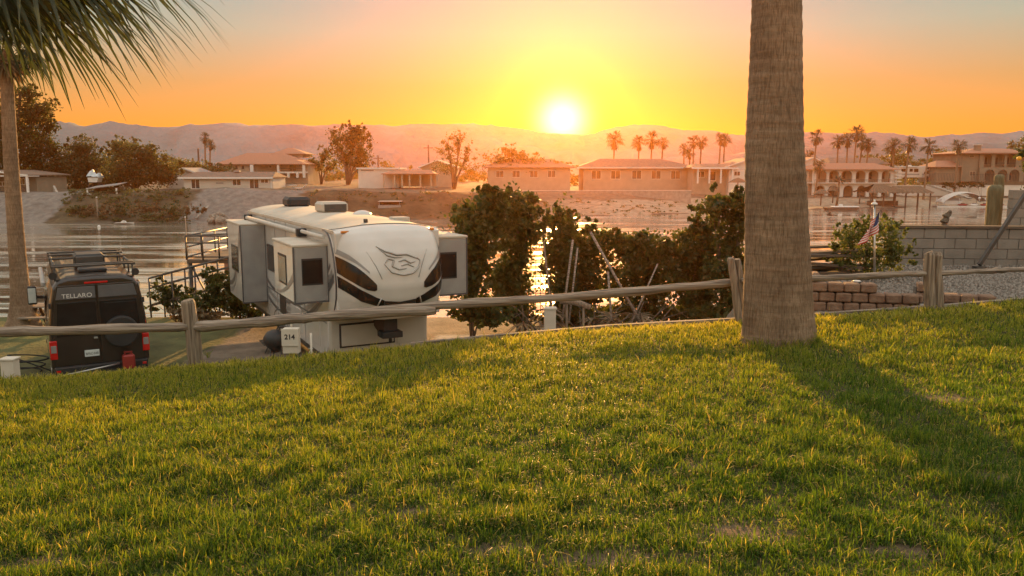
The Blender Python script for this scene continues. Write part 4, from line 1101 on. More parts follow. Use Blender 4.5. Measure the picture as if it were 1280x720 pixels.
# ---------------------------------------------------------------- the fifth-wheel trailer
def trailer():
    YAW = R(28); g = CAMP
    # near-left flank line: local (-1.22, .4) stands at (-3.67, 17.0)
    rot = Matrix.Rotation(YAW, 4, 'Z'); o0 = Vector((-3.67,17.0,g))-(rot @ Vector((-1.22,.4,0)))
    t = thing('travel_trailer', o0, YAW, 'large white fifth-wheel trailer with rounded nose cap, dark swoosh windows and slide-outs', 'trailer')
    HW = 1.22; ZR = 3.70; L_ = 11.0
    # silhouette seen from the side: (y, z) of roof edge, and underside
    def roofz(y, x=0): return ZR+.17*(1-(abs(x)/HW)**2.2)-(.0 if y > 2.2 else .06*((2.2-y)/2.2)**2)
    # main box, basement and overhang; the side is one polygon extruded with bevel
    side = [(.75,1.72),(1.55,1.62),(1.62,.95),(1.85,.66),(L_,.62),(L_,ZR),(.9,ZR-.01),(.75,ZR-.05)]
    m = MB(); m.prism([(y,z) for y,z in side], -HW, HW, axis='x'); m.build('body', M['gelcoat'], t, bevel=.03)
    m = MB(); m.box(-HW+.05,HW-.05,1.9,L_-.2,.50,.64); m.build('chassis', M['darkmetal'], t)
    # roof skin, crowned, with rounded shoulders
    m = MB()
    def rf(u, v):
        x = (u*2-1)*(HW+.015); e = abs(u*2-1); c0 = cap(u*2-1, 0); ys = c0.y-.015; y = ys+v*(L_-ys)
        zr = roofz(y, x*.985)+.012-(.10*max(0,(e-.93)/.07)**1.5); q = sst(v*6); return Vector((x, y, (c0.z+.012)*(1-q)+zr*q))
    # nose cap
    prof = [(.92,ZR+.115),(.70,ZR+.08),(.50,ZR-.02),(.32,ZR-.20),(.15,ZR-.48),(.04,ZR-.85),(.0,ZR-1.2),(.06,ZR-1.5),(.17,ZR-1.72),(.30,ZR-1.88),(.42,ZR-1.98)]
    pv = np.linspace(0, 1, len(prof)); py_ = [p[0] for p in prof]; pz_ = [p[1] for p in prof]
    def cap(u, v, d=0.0):
        """u -1..1 over the width, v 0 top .. 1 bottom"""
        def raw(u, v):
            y0 = np.interp(v, pv, py_); z0 = np.interp(v, pv, pz_); e = abs(u)
            y = y0+.16*e**2+.52*max(0,(e-.62)/.38)**2.6
            z = z0-.15*e**2.4*(1-v)**1.5*1.0+.10*e**2*v
            x = u*(HW+.02)*(1-.035*v**2)
            if e > .93: pass
            return Vector((x, y, z))
        p = raw(u, v)
        if d:
            a = raw(min(u+.01,1), v)-raw(max(u-.01,-1), v); b = raw(u, min(v+.01,1))-raw(u, max(v-.01,0)); nn = a.cross(b).normalized()
            if nn.y > 0: nn = -nn
            p = p+nn*d
        return p
    m = MB(); m.grid(rf, 40, 40); m.build('roof', M['roofmem'], t)
    m = MB(); m.grid(lambda u, v: cap(u*2-1, v), 60, 40)
    cp = m.build('nose_cap', M['gelcoat'], t)
    # panel seams, drip stains of dust stay in the material
    for s in (-1,1):
        for y in (3.75,5.6,7.0,8.3): MB().box(s*(HW+.006)-.004,s*(HW+.006)+.004,y-.012,y+.012,.66,3.62).build('panel_seam', M['grey'], t)
        MB().box(s*(HW+.006)-.005,s*(HW+.006)+.005,1.7,L_,1.50,1.535).build('rub_rail', M['graph_grey'], t)
    # underside closing of the cap
    m = MB(); m.grid(lambda u, v: Vector((cap(u*2-1, 1).x, cap(u*2-1, 1).y*(1-v)+1.5*v, cap(u*2-1, 1).z*(1-v)+1.66*v-.0)), 30, 4); m.build('cap_underside', M['grey'], t)
    # shoulder trim between the cap and the body
    for s in (-1,1):
        m = MB(); m.tube([cap(s, v/14)+Vector((s*.012,.02,0)) for v in range(15)], .022, n=6); m.build('cap_trim', M['graph_grey'], cp)
    def band(lo, hi, u0, u1, mt, name, par=cp, d=.012, n=40, th=True):
        m = MB(); m.grid(lambda a, b: cap(u0+(u1-u0)*a, lo(u0+(u1-u0)*a)*(1-b)+hi(u0+(u1-u0)*a)*b, d), n, 6); return m.build(name, mt, par)
    I = lambda xs, ys: (lambda q: float(np.interp(q, xs, ys)))
    # v measured down the cap
    for s in (-1,1):
        xs_ = [.40,.48,.60,.75,.90,.99] ; 
        lo = I(xs_, [.60,.565,.52,.47,.43,.41]); hi = I(xs_, [.61,.625,.615,.585,.545,.515])
        band(lambda u: lo(abs(u)), lambda u: hi(abs(u)), s*.44, s*.99, M['glass'], 'cap_window')
        lo2 = I([.28,.45,.70,.99], [.700,.672,.615,.535]); hi2 = I([.28,.45,.70,.99], [.765,.75,.705,.615])
        band(lambda u: lo2(abs(u)), lambda u: hi2(abs(u)), s*.30, s*.99, M['glass'], 'lower_band', d=.010)
        lo3 = I([.55,.75,.99], [.50,.43,.345]); hi3 = I([.55,.75,.99], [.512,.452,.395])
        band(lambda u: lo3(abs(u)), lambda u: hi3(abs(u)), s*.55, s*.99, M['silver_decal'], 'upper_line', d=.009)
        m = MB(); m.tube([cap(s*.34+.0, .55, .012), cap(s*.43, .47, .012), cap(s*.56, .38, .012)], [.006,.009,.004], n=5); m.build('scratch_line', M['grey'], cp)
        m = MB(); q = cap(s*.80, .16, .01); m.box(q.x-.09,q.x+.09,q.y-.03,q.y+.04,q.z-.025,q.z+.025,.01); m.build('clearance_light', M['amber'], cp)
        m = MB(); m.tube([cap(s*.46, .83, .014), cap(s*.41, .74, .02), cap(s*.36, .68, .02)], [.01,.016,.012], n=6); m.build('chrome_strut', M['metal'], cp)
    lo = I([0,.30], [.718,.700]); hi = I([0,.30], [.775,.765])
    band(lambda u: lo(abs(u)), lambda u: hi(abs(u)), -.298, .298, M['blackplastic'], 'lower_grille', d=.011)
    # emblem: swept strokes over an oval, as on the photo's nose
    m = MB()
    def stroke(pts, r=.008):
        q = []
        for k in range(len(pts)-1):
            for j in range(5): a = pts[k]; b = pts[k+1]; f = j/5; q.append(cap(a[0]+(b[0]-a[0])*f, a[1]+(b[1]-a[1])*f, .012))
        q.append(cap(*pts[-1], .012)); n_ = len(q); m.tube(q, [r*(.35+.65*math.sin(math.pi*(i+.5)/n_)) for i in range(n_)], n=5)
    stroke([(-.38,.345),(-.24,.385),(-.05,.41),(.15,.41),(.36,.44)], .026); stroke([(-.34,.365),(-.22,.41),(-.08,.425),(.06,.425)], .018)
    stroke([(-.28,.46),(-.16,.51),(.05,.53),(.24,.52),(.36,.485),(.40,.45),(.34,.43)], .022); stroke([(-.26,.455),(-.20,.43),(-.10,.44),(-.14,.475),(-.02,.495),(.12,.49)], .022)
    stroke([(-.02,.45),(.10,.44),(.20,.46),(.30,.455)], .020); stroke([(.02,.475),(.14,.465),(.26,.485)], .016)
    m.build('emblem', M['chrome_decal'], cp)
    # front of the basement, hatch and pin box
    m = MB(); m.box(-HW+.02,HW-.02,1.52,1.66,.80,1.64); m.build('basement_front', M['beige'], t, bevel=.05)
    m = MB(); m.box(-.98,.36,1.495,1.53,.93,1.50); h_ = m.build('front_hatch', M['blackplastic'], t, bevel=.015)
    m = MB(); m.box(-.94,.32,1.475,1.50,.97,1.46); m.build('hatch_panel', M['beige'], h_, bevel=.015)
    m = MB(); m.box(.42,1.12,1.505,1.53,.90,1.50); m.build('side_hatch', M['beige'], t, bevel=.015)
    m = MB(); m.prism([(.75,1.74),(1.52,1.74),(1.52,1.40),(1.2,1.30),(.75,1.36)], -.16, .16, axis='x'); m.box(-.24,.24,.62,1.0,1.24,1.38); m.tube([(0,.8,1.24),(0,.8,1.10)], .04, n=10); m.build('pin_box', M['blackplastic'], t, bevel=.01)
    # flanks ------------------------------------------------------
    def swoosh(fn_lo, fn_hi, y0, y1, mt, x, name='side_decal', n=24, par=t):
        m = MB(); vs = []
        for k in range(n+1):
            y = y0+(y1-y0)*k/n; vs += [(x, y, fn_lo(k/n)), (x, y, fn_hi(k/n))]
        m.add(vs, [(2*k,2*k+1,2*k+3,2*k+2) for k in range(n)]); return m.build(name, mt, par)
    X = -HW-.006
    for s in (-1, 1):
        X = s*(HW+.006)
        for k, (z0, mt) in enumerate(((1.05,'graph_grey'),(1.20,'silver_decal'),(1.38,'graph_grey'),(.90,'silver_decal'))):
            swoosh(lambda q, z0=z0: z0+1.5*(1-q)**2.4, lambda q, z0=z0: z0+.09+1.62*(1-q)**2.4*(1-.04*k), .95+.12*k, 6.4, M[mt], X+s*.002*k)
        for k in range(3):
            swoosh(lambda q, k=k: 1.0+.25*k+1.2*q**2, lambda q, k=k: 1.09+.25*k+1.26*q**2, 6.9, 10.6, M['graph_grey' if k % 2 == 0 else 'silver_decal'], X+s*.002*k)
        m = MB(); m.bar((s*(HW+.015),.9,ZR-.03),(s*(HW+.015),L_,ZR-.03),.03,.06); m.build('gutter', M['roofmem'], t)
        for k in range(2): wheel(t, s*1.05, 6.25+.95*k, .37, .22, s)
        m = MB(); m.tube([(s*1.2,5.75+.05*i,.62+.42*math.sin(min(1,max(0,i/38))*math.pi)**.4) for i in range(39)], .03, n=5); m.build('wheel_arch', M['blackplastic'], t)
        m = MB(); m.box(s*.95-.05,s*.95+.05,2.0,2.1,.0,.62); m.box(s*.95-.12,s*.95+.12,1.93,2.17,0,.02); m.build('landing_leg', M['metal'], t)
        for (a, b) in ((2.3,3.6),(4.1,5.3)):
            m = MB(); m.box(s*(HW+.004)-.012,s*(HW+.004)+.012,a,b,.85,1.45); m.build('baggage_door', M['gelcoat'], t, bevel=.01)
    X = -HW
    def win(x0, x1, y0, y1, z0, z1, par, name='window'):
        m = MB(); m.box(x0-.02 if x0 < x1-.05 else x0-.015, x1+.02 if x0 < x1-.05 else x1+.015, y0-.04 if y1-y0 > .1 else y0, y1+.04 if y1-y0 > .1 else y1, z0-.04, z1+.04); f = m.build(name, M['blackplastic'], par, bevel=.02)
        m = MB()
        if y1-y0 < .1: m.box(x0,x1,y0-.012,y0+.0,z0,z1)
        else: m.box(min(x0,x1)-.022,min(x0,x1)-.008,y0,y1,z0,z1)
        m.build('pane', M['glass'], f, bevel=.008); return f
    # bedroom slide-out, left
    D = .76
    def slide(x0, x1, y0, y1, z0, z1, side_x, win_front=True, nm='slide_out'):
        m = MB(); m.box(x0,x1,y0,y1,z0,z1,.015); b = m.build(nm, M['gelcoat'], t)
        m = MB(); m.box(x0+.03,x1-.03,y0-.012,y0+.01,z0+.03,z1-.03); m.build('end_panel', M['grey'], b)
        m = MB(); m.box(x0-.03,x1+.03,y0-.03,y1+.03,z1-.01,z1+.05,.015); m.build('slide_roof', M['roofmem'], b)
        m = MB()
        for xx in (x0, x1):
            m.box(xx-.018,xx+.018,y0-.02,y0+.02,z0-.01,z1); 
        m.box(x0,x1,y0-.02,y0+.02,z0-.02,z0+.02)
        m.build('trim', M['graph_grey'], b)
        return b
    b1 = slide(-HW-D, -HW, 1.42, 3.5, 2.07, 3.33, -1)
    win(-HW-.57, -HW-.14, 1.40, 1.41, 2.50, 3.02, b1)
    m = MB(); m.box(-HW-D-.012,-HW-D+.0,2.15,3.0,2.38,3.08); f = m.build('window', M['blackplastic'], b1, bevel=.004); m = MB(); m.box(-HW-D-.018,-HW-D-.008,2.2,2.95,2.43,3.03); m.build('pane', M['glass_far'], f)
    swoosh(lambda q: 2.10+.5*(1-q)**2, lambda q: 2.16+.62*(1-q)**2, 1.45, 3.3, M['silver_decal'], -HW-D-.010, par=b1)
    b2 = slide(-HW-.72, -HW, 8.45, 10.85, 1.05, 3.38, -1)
    m = MB(); m.box(-HW-.732,-HW-.72,9.0,10.2,1.9,2.7); f = m.build('window', M['blackplastic'], b2); m = MB(); m.box(-HW-.74,-HW-.73,9.05,10.15,1.95,2.65); m.build('pane', M['glass'], f)
    for k in range(2): swoosh(lambda q, k=k: 1.15+.2*k+1.9*(1-q)**2.2, lambda q, k=k: 1.27+.2*k+1.98*(1-q)**2.2, 8.5, 10.8, M['graph_grey' if k else 'silver_decal'], -HW-.728-.002*k, par=b2)
    b3 = slide(HW, HW+.80, 1.0, 3.4, 2.07, 3.42, 1)
    win(HW+.12, HW+.52, .98, .99, 2.50, 3.05, b3)
    # entry door, window and awning on the left flank
    m = MB(); m.box(-HW-.02,-HW+.01,5.9,6.65,1.0,2.95); d = m.build('entry_door', M['blackplastic'], t, bevel=.01)
    m = MB(); m.box(-HW-.032,-HW-.018,6.02,6.53,1.9,2.75); m.build('pane', M['glass'], d)
    m = MB(); m.tube([(-HW-.05,5.98,1.6),(-HW-.09,5.98,1.7),(-HW-.09,5.98,2.1),(-HW-.05,5.98,2.2)], .014, n=6); m.build('grab_handle', M['metal'], d)
    win(-HW-.012, -HW+.004, 3.9, 5.2, 2.1, 2.8, t); win(-HW-.012, -HW+.004, 7.1, 8.1, 2.1, 2.8, t)
    aw = MB(); aw.tube([(-HW-.16,3.4,ZR-.20),(-HW-.16,10.4,ZR-.20)], .065, n=12); a_ = aw.build('awning', M['canvas'], t)
    m = MB(); m.box(-HW-.24,-HW,3.25,3.42,ZR-.30,ZR-.10,.02); m.build('end_cap', M['blackplastic'], a_); m = MB(); m.box(-HW-.24,-HW,10.4,10.55,ZR-.30,ZR-.10,.02); m.build('end_cap', M['blackplastic'], a_)
    a2 = MB(); a2.tube([(-HW-.13,1.2,ZR-.16),(-HW-.13,3.2,ZR-.16)], .045, n=10); a2.build('slide_topper', M['canvas'], t)
    # roof furniture
    z = ZR+.16
    m = MB(); m.box(-.36,.36,5.0,5.85,z,z+.30,.07); a_ = m.build('roof_air_conditioner', M['beige'], t); m = MB(); m.box(-.30,.30,4.985,5.01,z+.05,z+.24); m.build('grille', M['darkmetal'], a_)
    m = MB(); m.box(-.38,.34,9.0,9.85,z-.01,z+.32,.09); m.build('roof_air_conditioner', M['blackplastic'], t)
    m = MB(); m.ball((.45,4.1,z-.05), .27, 18, 8, (1,1,.6)); m.build('roof_vent', M['gelcoat'], t)
    m = MB(); m.box(.55,.95,1.9,2.3,z-.10,z+.03,.02); m.build('roof_vent', M['beige'], t)
    m = MB(); m.box(.30,.62,2.6,3.3,z-.05,z+.0,.015); m.build('roof_hatch', M['gelcoat'], t)
    m = MB(); m.tube([(-.35,1.3,z-.03),(-.35,1.3,z+.05)], .05, n=10); m.build('plumbing_vent', M['darkmetal'], t)
    m = MB(); m.tube([(1.0,L_-.15,ZR),(1.0,L_-.15,ZR+.35)], .012, n=5); m.build('aerial', M['darkmetal'], t)
    for k in range(3):
        m = MB(); m.box(-HW-.55,-HW-.05,5.95,6.6,.25+.22*k,.28+.22*k) if False else m.box(-HW-.2-.22*(2-k),-HW-.0-.22*(2-k),5.95,6.6,.22+.22*k,.25+.22*k); m.build('step', M['darkmetal'], t)
    for k in range(4):
        m = MB(); m.bar((-HW-.1-.0,5.97,.95),(-HW-.62,5.97,.0),.03) if k == 0 else None
        if k == 0: m.build('step_frame', M['darkmetal'], t)
    for x in (-.9,.9):
        m = MB(); m.box(x-.06,x+.06,L_-.02,L_+.02,1.1,1.35); m.build('tail_light', M['red'], t)
trailer()
def ladder_on_trailer():
    # dark bag and barbecue on the ground by the trailer's landing leg (dark round shapes)
    Y = 17.4; p = P(344, 440, Y); g = H(p.x, Y)
    t = thing('covered_barbecue', (p.x, Y, g), label='dark covered barbecue on the ground left of the pedestal numbered 214', cat='barbecue')
    z = P(0, 412, Y).z-g
    m = MB(); m.ball((0,0,z-.22), .26, 16, 10, (.95,1,.85)); m.build('lid', M['blackplastic'], t)
    m = MB(); m.tube([(0,0,z-.22),(0,0,z-.50)], [.24,.10], n=14); m.build('bowl', M['blackplastic'], t)
    for a in (0,2.1,4.2):
        m = MB(); m.tube([(.12*math.cos(a),.12*math.sin(a),z-.36),(.26*math.cos(a),.26*math.sin(a),0)], .018, n=6); m.build('leg', M['darkmetal'], t)
ladder_on_trailer()
# ---------------------------------------------------------------- the far bank
def arch_wall(m, x0, x1, z0, z1, y0, y1, bays, spring, rise):
    """wall strip z0..z1 with arched openings: bays = [(a,b)]; material between and above them"""
    n = 10; cur = x0
    for a, b in bays:
        m.box(cur, a, y0, y1, z0, z1)
        for k in range(n):
            t0, t1 = k/n, (k+1)/n; xa, xb = a+(b-a)*t0, a+(b-a)*t1
            za = spring+rise*math.sqrt(max(0, 1-(2*t0-1)**2)); zb = spring+rise*math.sqrt(max(0, 1-(2*t1-1)**2))
            m.add([(xa,y0,za),(xb,y0,zb),(xb,y0,z1),(xa,y0,z1),(xa,y1,za),(xb,y1,zb),(xb,y1,z1),(xa,y1,z1)], [(0,1,2,3),(7,6,5,4),(0,4,5,1)])
        cur = b
    m.box(cur, x1, y0, y1, z0, z1)

class House:
    def __init__(s, name, label, pxl, pxr, ybase, Y, depth, wall, cat='house', yeave=None, group=None, shell=True):
        s.Y = Y; s.x0 = PX(pxl, Y); s.x1 = PX(pxr, Y); s.cx = (s.x0+s.x1)/2; zb = P(640, ybase, Y).z
        s.t = thing(name, (s.cx, Y, zb), label=label, cat=cat, group=group); s.o = Vector(s.t.location); s.D = depth; s.wm = wall
        if yeave is not None:
            s.h = s.Z(yeave)
            if shell:
                m = MB(); m.box(s.x0-s.cx, s.x1-s.cx, 0, depth, -2.5, s.h); m.build('wall', wall, s.t)
    def X(s, px): return PX(px, s.Y)-s.cx
    def Z(s, py): return P(640, py, s.Y).z-s.o.z
    def window(s, a, b, yt, yb, mt=None, frame='white', name='window', y=0, mull=1):
        x0, x1, z0, z1 = s.X(a), s.X(b), s.Z(yb), s.Z(yt)
        m = MB(); w = .09
        m.box(x0,x1,y-.05,y+.02,z0,z0+w); m.box(x0,x1,y-.05,y+.02,z1-w,z1); m.box(x0,x0+w,y-.05,y+.02,z0+w,z1-w); m.box(x1-w,x1,y-.05,y+.02,z0+w,z1-w)
        for k in range(mull): c = x0+(x1-x0)*(k+1)/(mull+1); m.box(c-.04,c+.04,y-.045,y+.02,z0+w,z1-w)
        f = m.build(name, M[frame], s.t); m = MB(); m.box(x0+w*.5,x1-w*.5,y-.02,y+.015,z0+w*.5,z1-w*.5); m.build('pane', mt or M['glass_far'], f)
    def hip(s, a, b, ye, yr, ra, rb, mt, y0=-.7, y1=None, name='roof', fascia=None, par=None):
        """hip or gable roof: eave from px a to b at ye, ridge from px ra to rb at yr"""
        y1 = s.D+.7 if y1 is None else y1; xa, xb, z0, z1, c, d = s.X(a), s.X(b), s.Z(ye), s.Z(yr), s.X(ra), s.X(rb); ym = (y0+y1)/2
        m = MB(); e = .12
        m.add([(xa,y0,z0),(xb,y0,z0),(xb,y1,z0),(xa,y1,z0),(c,ym,z1),(d,ym,z1),(xa,y0,z0-e),(xb,y0,z0-e),(xb,y1,z0-e),(xa,y1,z0-e)],
              [(0,1,5,4),(1,2,5),(2,3,4,5),(3,0,4),(0,6,7,1),(1,7,8,2),(2,8,9,3),(3,9,6,0),(9,8,7,6)])
        r = m.build(name, mt, par or s.t)
        if fascia: m = MB(); m.box(xa-.02,xb+.02,y0-.06,y0-.01,z0-.28,z0+.03); m.build('fascia', M[fascia], r)
        return r
    def gable(s, a, b, ye, yr, mt, wallmat, y0=-.5, y1=None, apex=None, fascia='white', name='roof'):
        """gable facing the river"""
        y1 = s.D+.5 if y1 is None else y1; xa, xb, z0, z1 = s.X(a), s.X(b), s.Z(ye), s.Z(yr); c = s.X(apex) if apex else (xa+xb)/2
        m = MB(); th = .16
        for (p, q) in ((xa, c), (xb, c)):
            m.add([(p,y0,z0),(q,y0,z1),(q,y1,z1),(p,y1,z0),(p,y0,z0+th),(q,y0,z1+th),(q,y1,z1+th),(p,y1,z0+th)], [(0,1,2,3),(7,6,5,4),(0,4,5,1),(3,2,6,7),(0,3,7,4)])
        r = m.build(name, mt, s.t)
        m = MB(); m.prism([(xa+.3,z0-.05),(xb-.3,z0-.05),(c,z1-.05)], 0.0, .2); m.build('gable_wall', wallmat, s.t)
        m = MB(); m.bar((xa,y0-.03,z0+.04),(c,y0-.03,z1+.04),.05,.26,up=(0,0,1)); m.bar((xb,y0-.03,z0+.04),(c,y0-.03,z1+.04),.05,.26); m.build('fascia', M[fascia], r)
    def posts(s, pxs, yt, yb, w=.18, y=-2.2, mt='white', name='post'):
        for p in pxs:
            m = MB(); m.box(s.X(p)-w/2, s.X(p)+w/2, y-w/2, y+w/2, s.Z(yb), s.Z(yt)); m.build(name, M[mt], s.t)
    def slab(s, a, b, yt, yb, y0, y1, mt, name):
        m = MB(); m.box(s.X(a), s.X(b), y0, y1, s.Z(yb), s.Z(yt)); return m.build(name, M[mt], s.t)

# left bank
h = House('riverside_house', 'low house with white porch roof edge at the far left across the river', -70, 52, 240.5, 133, 9, M['stucco_brown'], yeave=221)
h.gable(-60, 56, 219.5, 213.5, M['brownroof'], M['white'], y0=-3.2, apex=8); h.slab(-70, 56, 219, 220.5, -3.2, 0, 'white', 'porch_beam'); h.posts((54,28,5,-25), 220, 241, .3, -3, 'white', 'porch_post')
h.window(30,38,223,231); h.window(39,43,223,231,mull=0); h.window(5,14,227,233,mull=1); h.slab(-70,56,240,242,-3.4,0,'concrete','porch_floor')
h.slab(30,46,233,238,-2.6,-1.8,'darkwood','porch_bench')
def seawall_stub():
    Y = 126; a = P(66, 232, Y+7); b = P(84, 268, Y-6); t = thing('bank_wall', (a.x, Y, 1), label='pale concrete wall running down the bank beside the low porch house', cat='wall'); o = Vector(t.location)
    m = MB(); m.add([a-o+Vector((0,0,0)), b-o, (b.x-o.x, b.y-o.y, -2), (a.x-o.x, a.y-o.y, -2), a-o+Vector((.35,0,0)), b-o+Vector((.35,0,0)), (b.x-o.x+.35, b.y-o.y, -2), (a.x-o.x+.35, a.y-o.y, -2)], [(0,1,2,3),(7,6,5,4),(0,4,5,1),(1,5,6,2)])
    m.build('wall_face', M['concrete'], t)
seawall_stub()
TG = 'trees on the far river bank'
tree_px('broad_tree', 22, 240, 146, [(15,150,36,26),(48,140,20,18),(8,190,48,32),(46,185,22,30),(52,215,24,22),(-20,160,30,40),(60,160,10,16),(30,120,22,12)], 30000, .42, M['leaf_dark'], 'tallest dark broad tree above the low porch house at the far left', group=TG)
tree_px('broad_tree', 100, 240, 150, [(98,215,30,22),(84,200,18,20),(115,205,22,18),(104,182,16,11),(125,228,18,10),(112,233,16,8)], 15000, .36, M['leaf_mid'], 'rounded olive tree with a thin top right beside the tallest dark tree', group=TG)
tree_px('broad_tree', 172, 240, 145, [(165,212,26,22),(190,214,28,20),(178,192,20,12),(152,186,14,10),(205,212,20,16),(150,222,18,16)], 17000, .36, M['leaf_mid'], 'wide low olive tree left of the white riverside house', group=TG)
tree_px('broad_tree', 150, 240, 163, [(148,186,16,12),(165,182,14,9),(140,200,18,14)], 3600, .34, M['leaf_dusty'], 'thin pale-topped tree behind the wide low olive tree', group=TG)
tree_px('broad_tree', 228, 225, 172, [(222,208,20,11),(248,210,20,9),(275,211,16,7)], 4200, .36, M['leaf_dusty'], 'low tree hedge behind the small gabled house', group=TG)
tree_px('eucalyptus_tree', 437, 212, 178, [(425,178,14,16),(443,170,16,14),(452,188,13,18),(432,198,18,14),(447,160,10,6),(452,205,12,10)], 8500, .40, M['leaf_mid'], 'tall eucalyptus standing alone against the hills between the tan villa and flat white building', group=TG)
tree_px('eucalyptus_tree', 404, 214, 184, [(404,195,9,11),(398,206,12,9),(410,206,9,9)], 2500, .36, M['leaf_dusty'], 'small slim tree just left of the tall eucalyptus', group=TG)
tree_px('bare_tree', 568, 222, 168, [(560,180,12,10),(575,178,12,12),(562,196,20,12),(585,192,12,10),(566,210,26,10)], 2600, .34, M['leaf_dusty'], 'sparse half-bare tree in the sun haze right of the flat white building', group=TG)
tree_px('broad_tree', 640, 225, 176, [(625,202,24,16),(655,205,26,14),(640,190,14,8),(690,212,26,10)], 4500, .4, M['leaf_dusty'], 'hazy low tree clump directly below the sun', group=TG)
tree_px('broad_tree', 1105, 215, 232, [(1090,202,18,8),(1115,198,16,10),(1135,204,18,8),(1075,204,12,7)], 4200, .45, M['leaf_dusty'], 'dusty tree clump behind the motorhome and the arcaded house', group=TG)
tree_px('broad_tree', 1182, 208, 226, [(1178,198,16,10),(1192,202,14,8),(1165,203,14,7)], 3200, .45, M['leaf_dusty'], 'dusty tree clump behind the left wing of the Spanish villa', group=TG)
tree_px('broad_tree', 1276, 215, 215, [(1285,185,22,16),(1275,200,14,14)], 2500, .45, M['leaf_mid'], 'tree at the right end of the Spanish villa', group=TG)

h = House('white_house', 'long single-storey white house with brown roof on top of the grey sea wall', 234, 344, 237, 143, 8, M['siding'], yeave=221.5)
h.hip(229, 346, 221.5, 214.8, 240, 340, M['brownroof'], fascia='white'); h.window(243,254,224,236,name='glass_door'); h.window(294,305,224,232); h.window(315,327,224,236,name='glass_door'); h.window(329,339,224,229)
h.slab(274,283,228,229.5,-.1,.0,'grey','wall_vent'); h.slab(341.5,343,222,237,-.12,-.02,'white','downpipe'); h.slab(289,296,213,215,3,4,'grey','roof_vent')
h = House('gabled_house', 'small house with a low white gable left behind the long white house', 215, 249, 232, 152, 8, M['siding'], yeave=218)
h.gable(212, 253, 217.5, 210.5, M['greyroof'], M['siding'], apex=235)
h = House('tan_villa', 'large tan two-storey villa with hipped clay tile roofs', 278, 388, 222, 176, 14, M['stucco_tan'], yeave=205.5)
h.hip(274, 352, 205, 190.5, 303, 345, M['clay'], y1=12); h.hip(322, 390, 205, 190.5, 347, 352, M['clay'], y0=-3, y1=9, name='roof'); h.hip(335, 379, 191.5, 183.3, 350, 356, M['clay'], y0=5, y1=14, name='upper_roof')
h.slab(340,374,191,196,5.6,13,'stucco_tan','upper_storey'); h.posts((324,),205,222,.7,-2.6,'white','column'); h.posts((356,387),205,222,.5,-2.6,'stucco_white','column'); h.posts((368,379),216,222,.5,-2.6,'stucco_white','column')
for a, b in ((283,287),(290,294),(298,302),(306,310)): h.window(a,b,207,212,frame='stucco_tan',mull=0)
h.window(365,374,206,214,frame='stucco_tan'); h.window(316,323,206,214,frame='brownroof'); h.slab(355,388,214.5,216.5,-2.8,0,'stucco_white','balcony'); h.slab(357,387,210.5,211,-2.75,-2.65,'darkmetal','balcony_rail'); h.window(340,344,207,210,mull=0,frame='stucco_white')
def steps():
    Y = 122; x = PX(232, Y); t = thing('bank_steps', (x, Y, 0), label='weathered concrete steps climbing the bank left of the grey sea wall', cat='steps')
    for k in range(6):
        m = MB(); m.box(-1.8+.15*k, 2.2-.1*k, k*1.1, k*1.1+1.1, -.6, .5+k*.62); m.build('step', M['concrete'], t)
    m = MB(); m.bar((2.4,-1.5,.3),(4.6-1.2,9,4.5),.3,.5); m.build('side_wall', M['concrete'], t)
steps()
def rocks():
    r = random.Random(6)
    for k in range(15):
        px = 262+k*1.6+r.random()*2; Y = 115.6+r.random()*2.2; py = 278-r.random()*9*(1-abs(k-7)/9); p = P(px, py, Y)
        lb = ['rough boulder','tilted brown boulder','pale broken rock'][k % 3]
        m = MB(); vs = []; s = .45+.4*r.random(); z = H(p.x, Y)
        o = MB().ball((0,0,0), s, 7, 5, (1.1+r.random()*.3,.9,.7+.3*r.random()))
        o.v = [v*(1+r.uniform(-.16,.16)) for v in o.v]; o.sm = [False]*len(o.f)
        b = o.build('boulder', M['rock'], None, 'broken rock in the heap at the waterline below the long white house', 'rock', 'heap of rocks at the waterline'); b.location = (p.x, Y, max(z+.15, p.z)); b.rotation_euler = (r.random(), r.random(), r.random()*3)
rocks()
SG = 'dry scrub bushes along the far waterline'
r_ = random.Random(9)
for k, (px, w_, h_) in enumerate(((95,10,5),(112,12,6),(132,13,7),(152,12,6),(172,14,7),(192,12,7),(212,13,7),(232,9,6),(248,8,5))):
    tree_px('scrub_bush', px, 270, 118.8+r_.random()*2, [(px-3,266-h_*.4,w_*.7,h_*.8),(px+4,264-h_*.4,w_*.6,h_)], 750, .22, M['leaf_dry'] if k % 3 else M['leaf_dusty'],
            ['first dry bush right of the pale bank wall','dry bush under the post on the bank','dry bush straight above the small white boat, left side','dry bush straight above the small white boat, right side','fifth dry bush along the far waterline','wide dry bush between boat and bank steps','dry bush left of the bank steps','dry bush at the foot of the bank steps','small dry bush beside the rock heap'][k], group=SG, cat='bush', trunk=False, stems=4, trunk_r=.03)
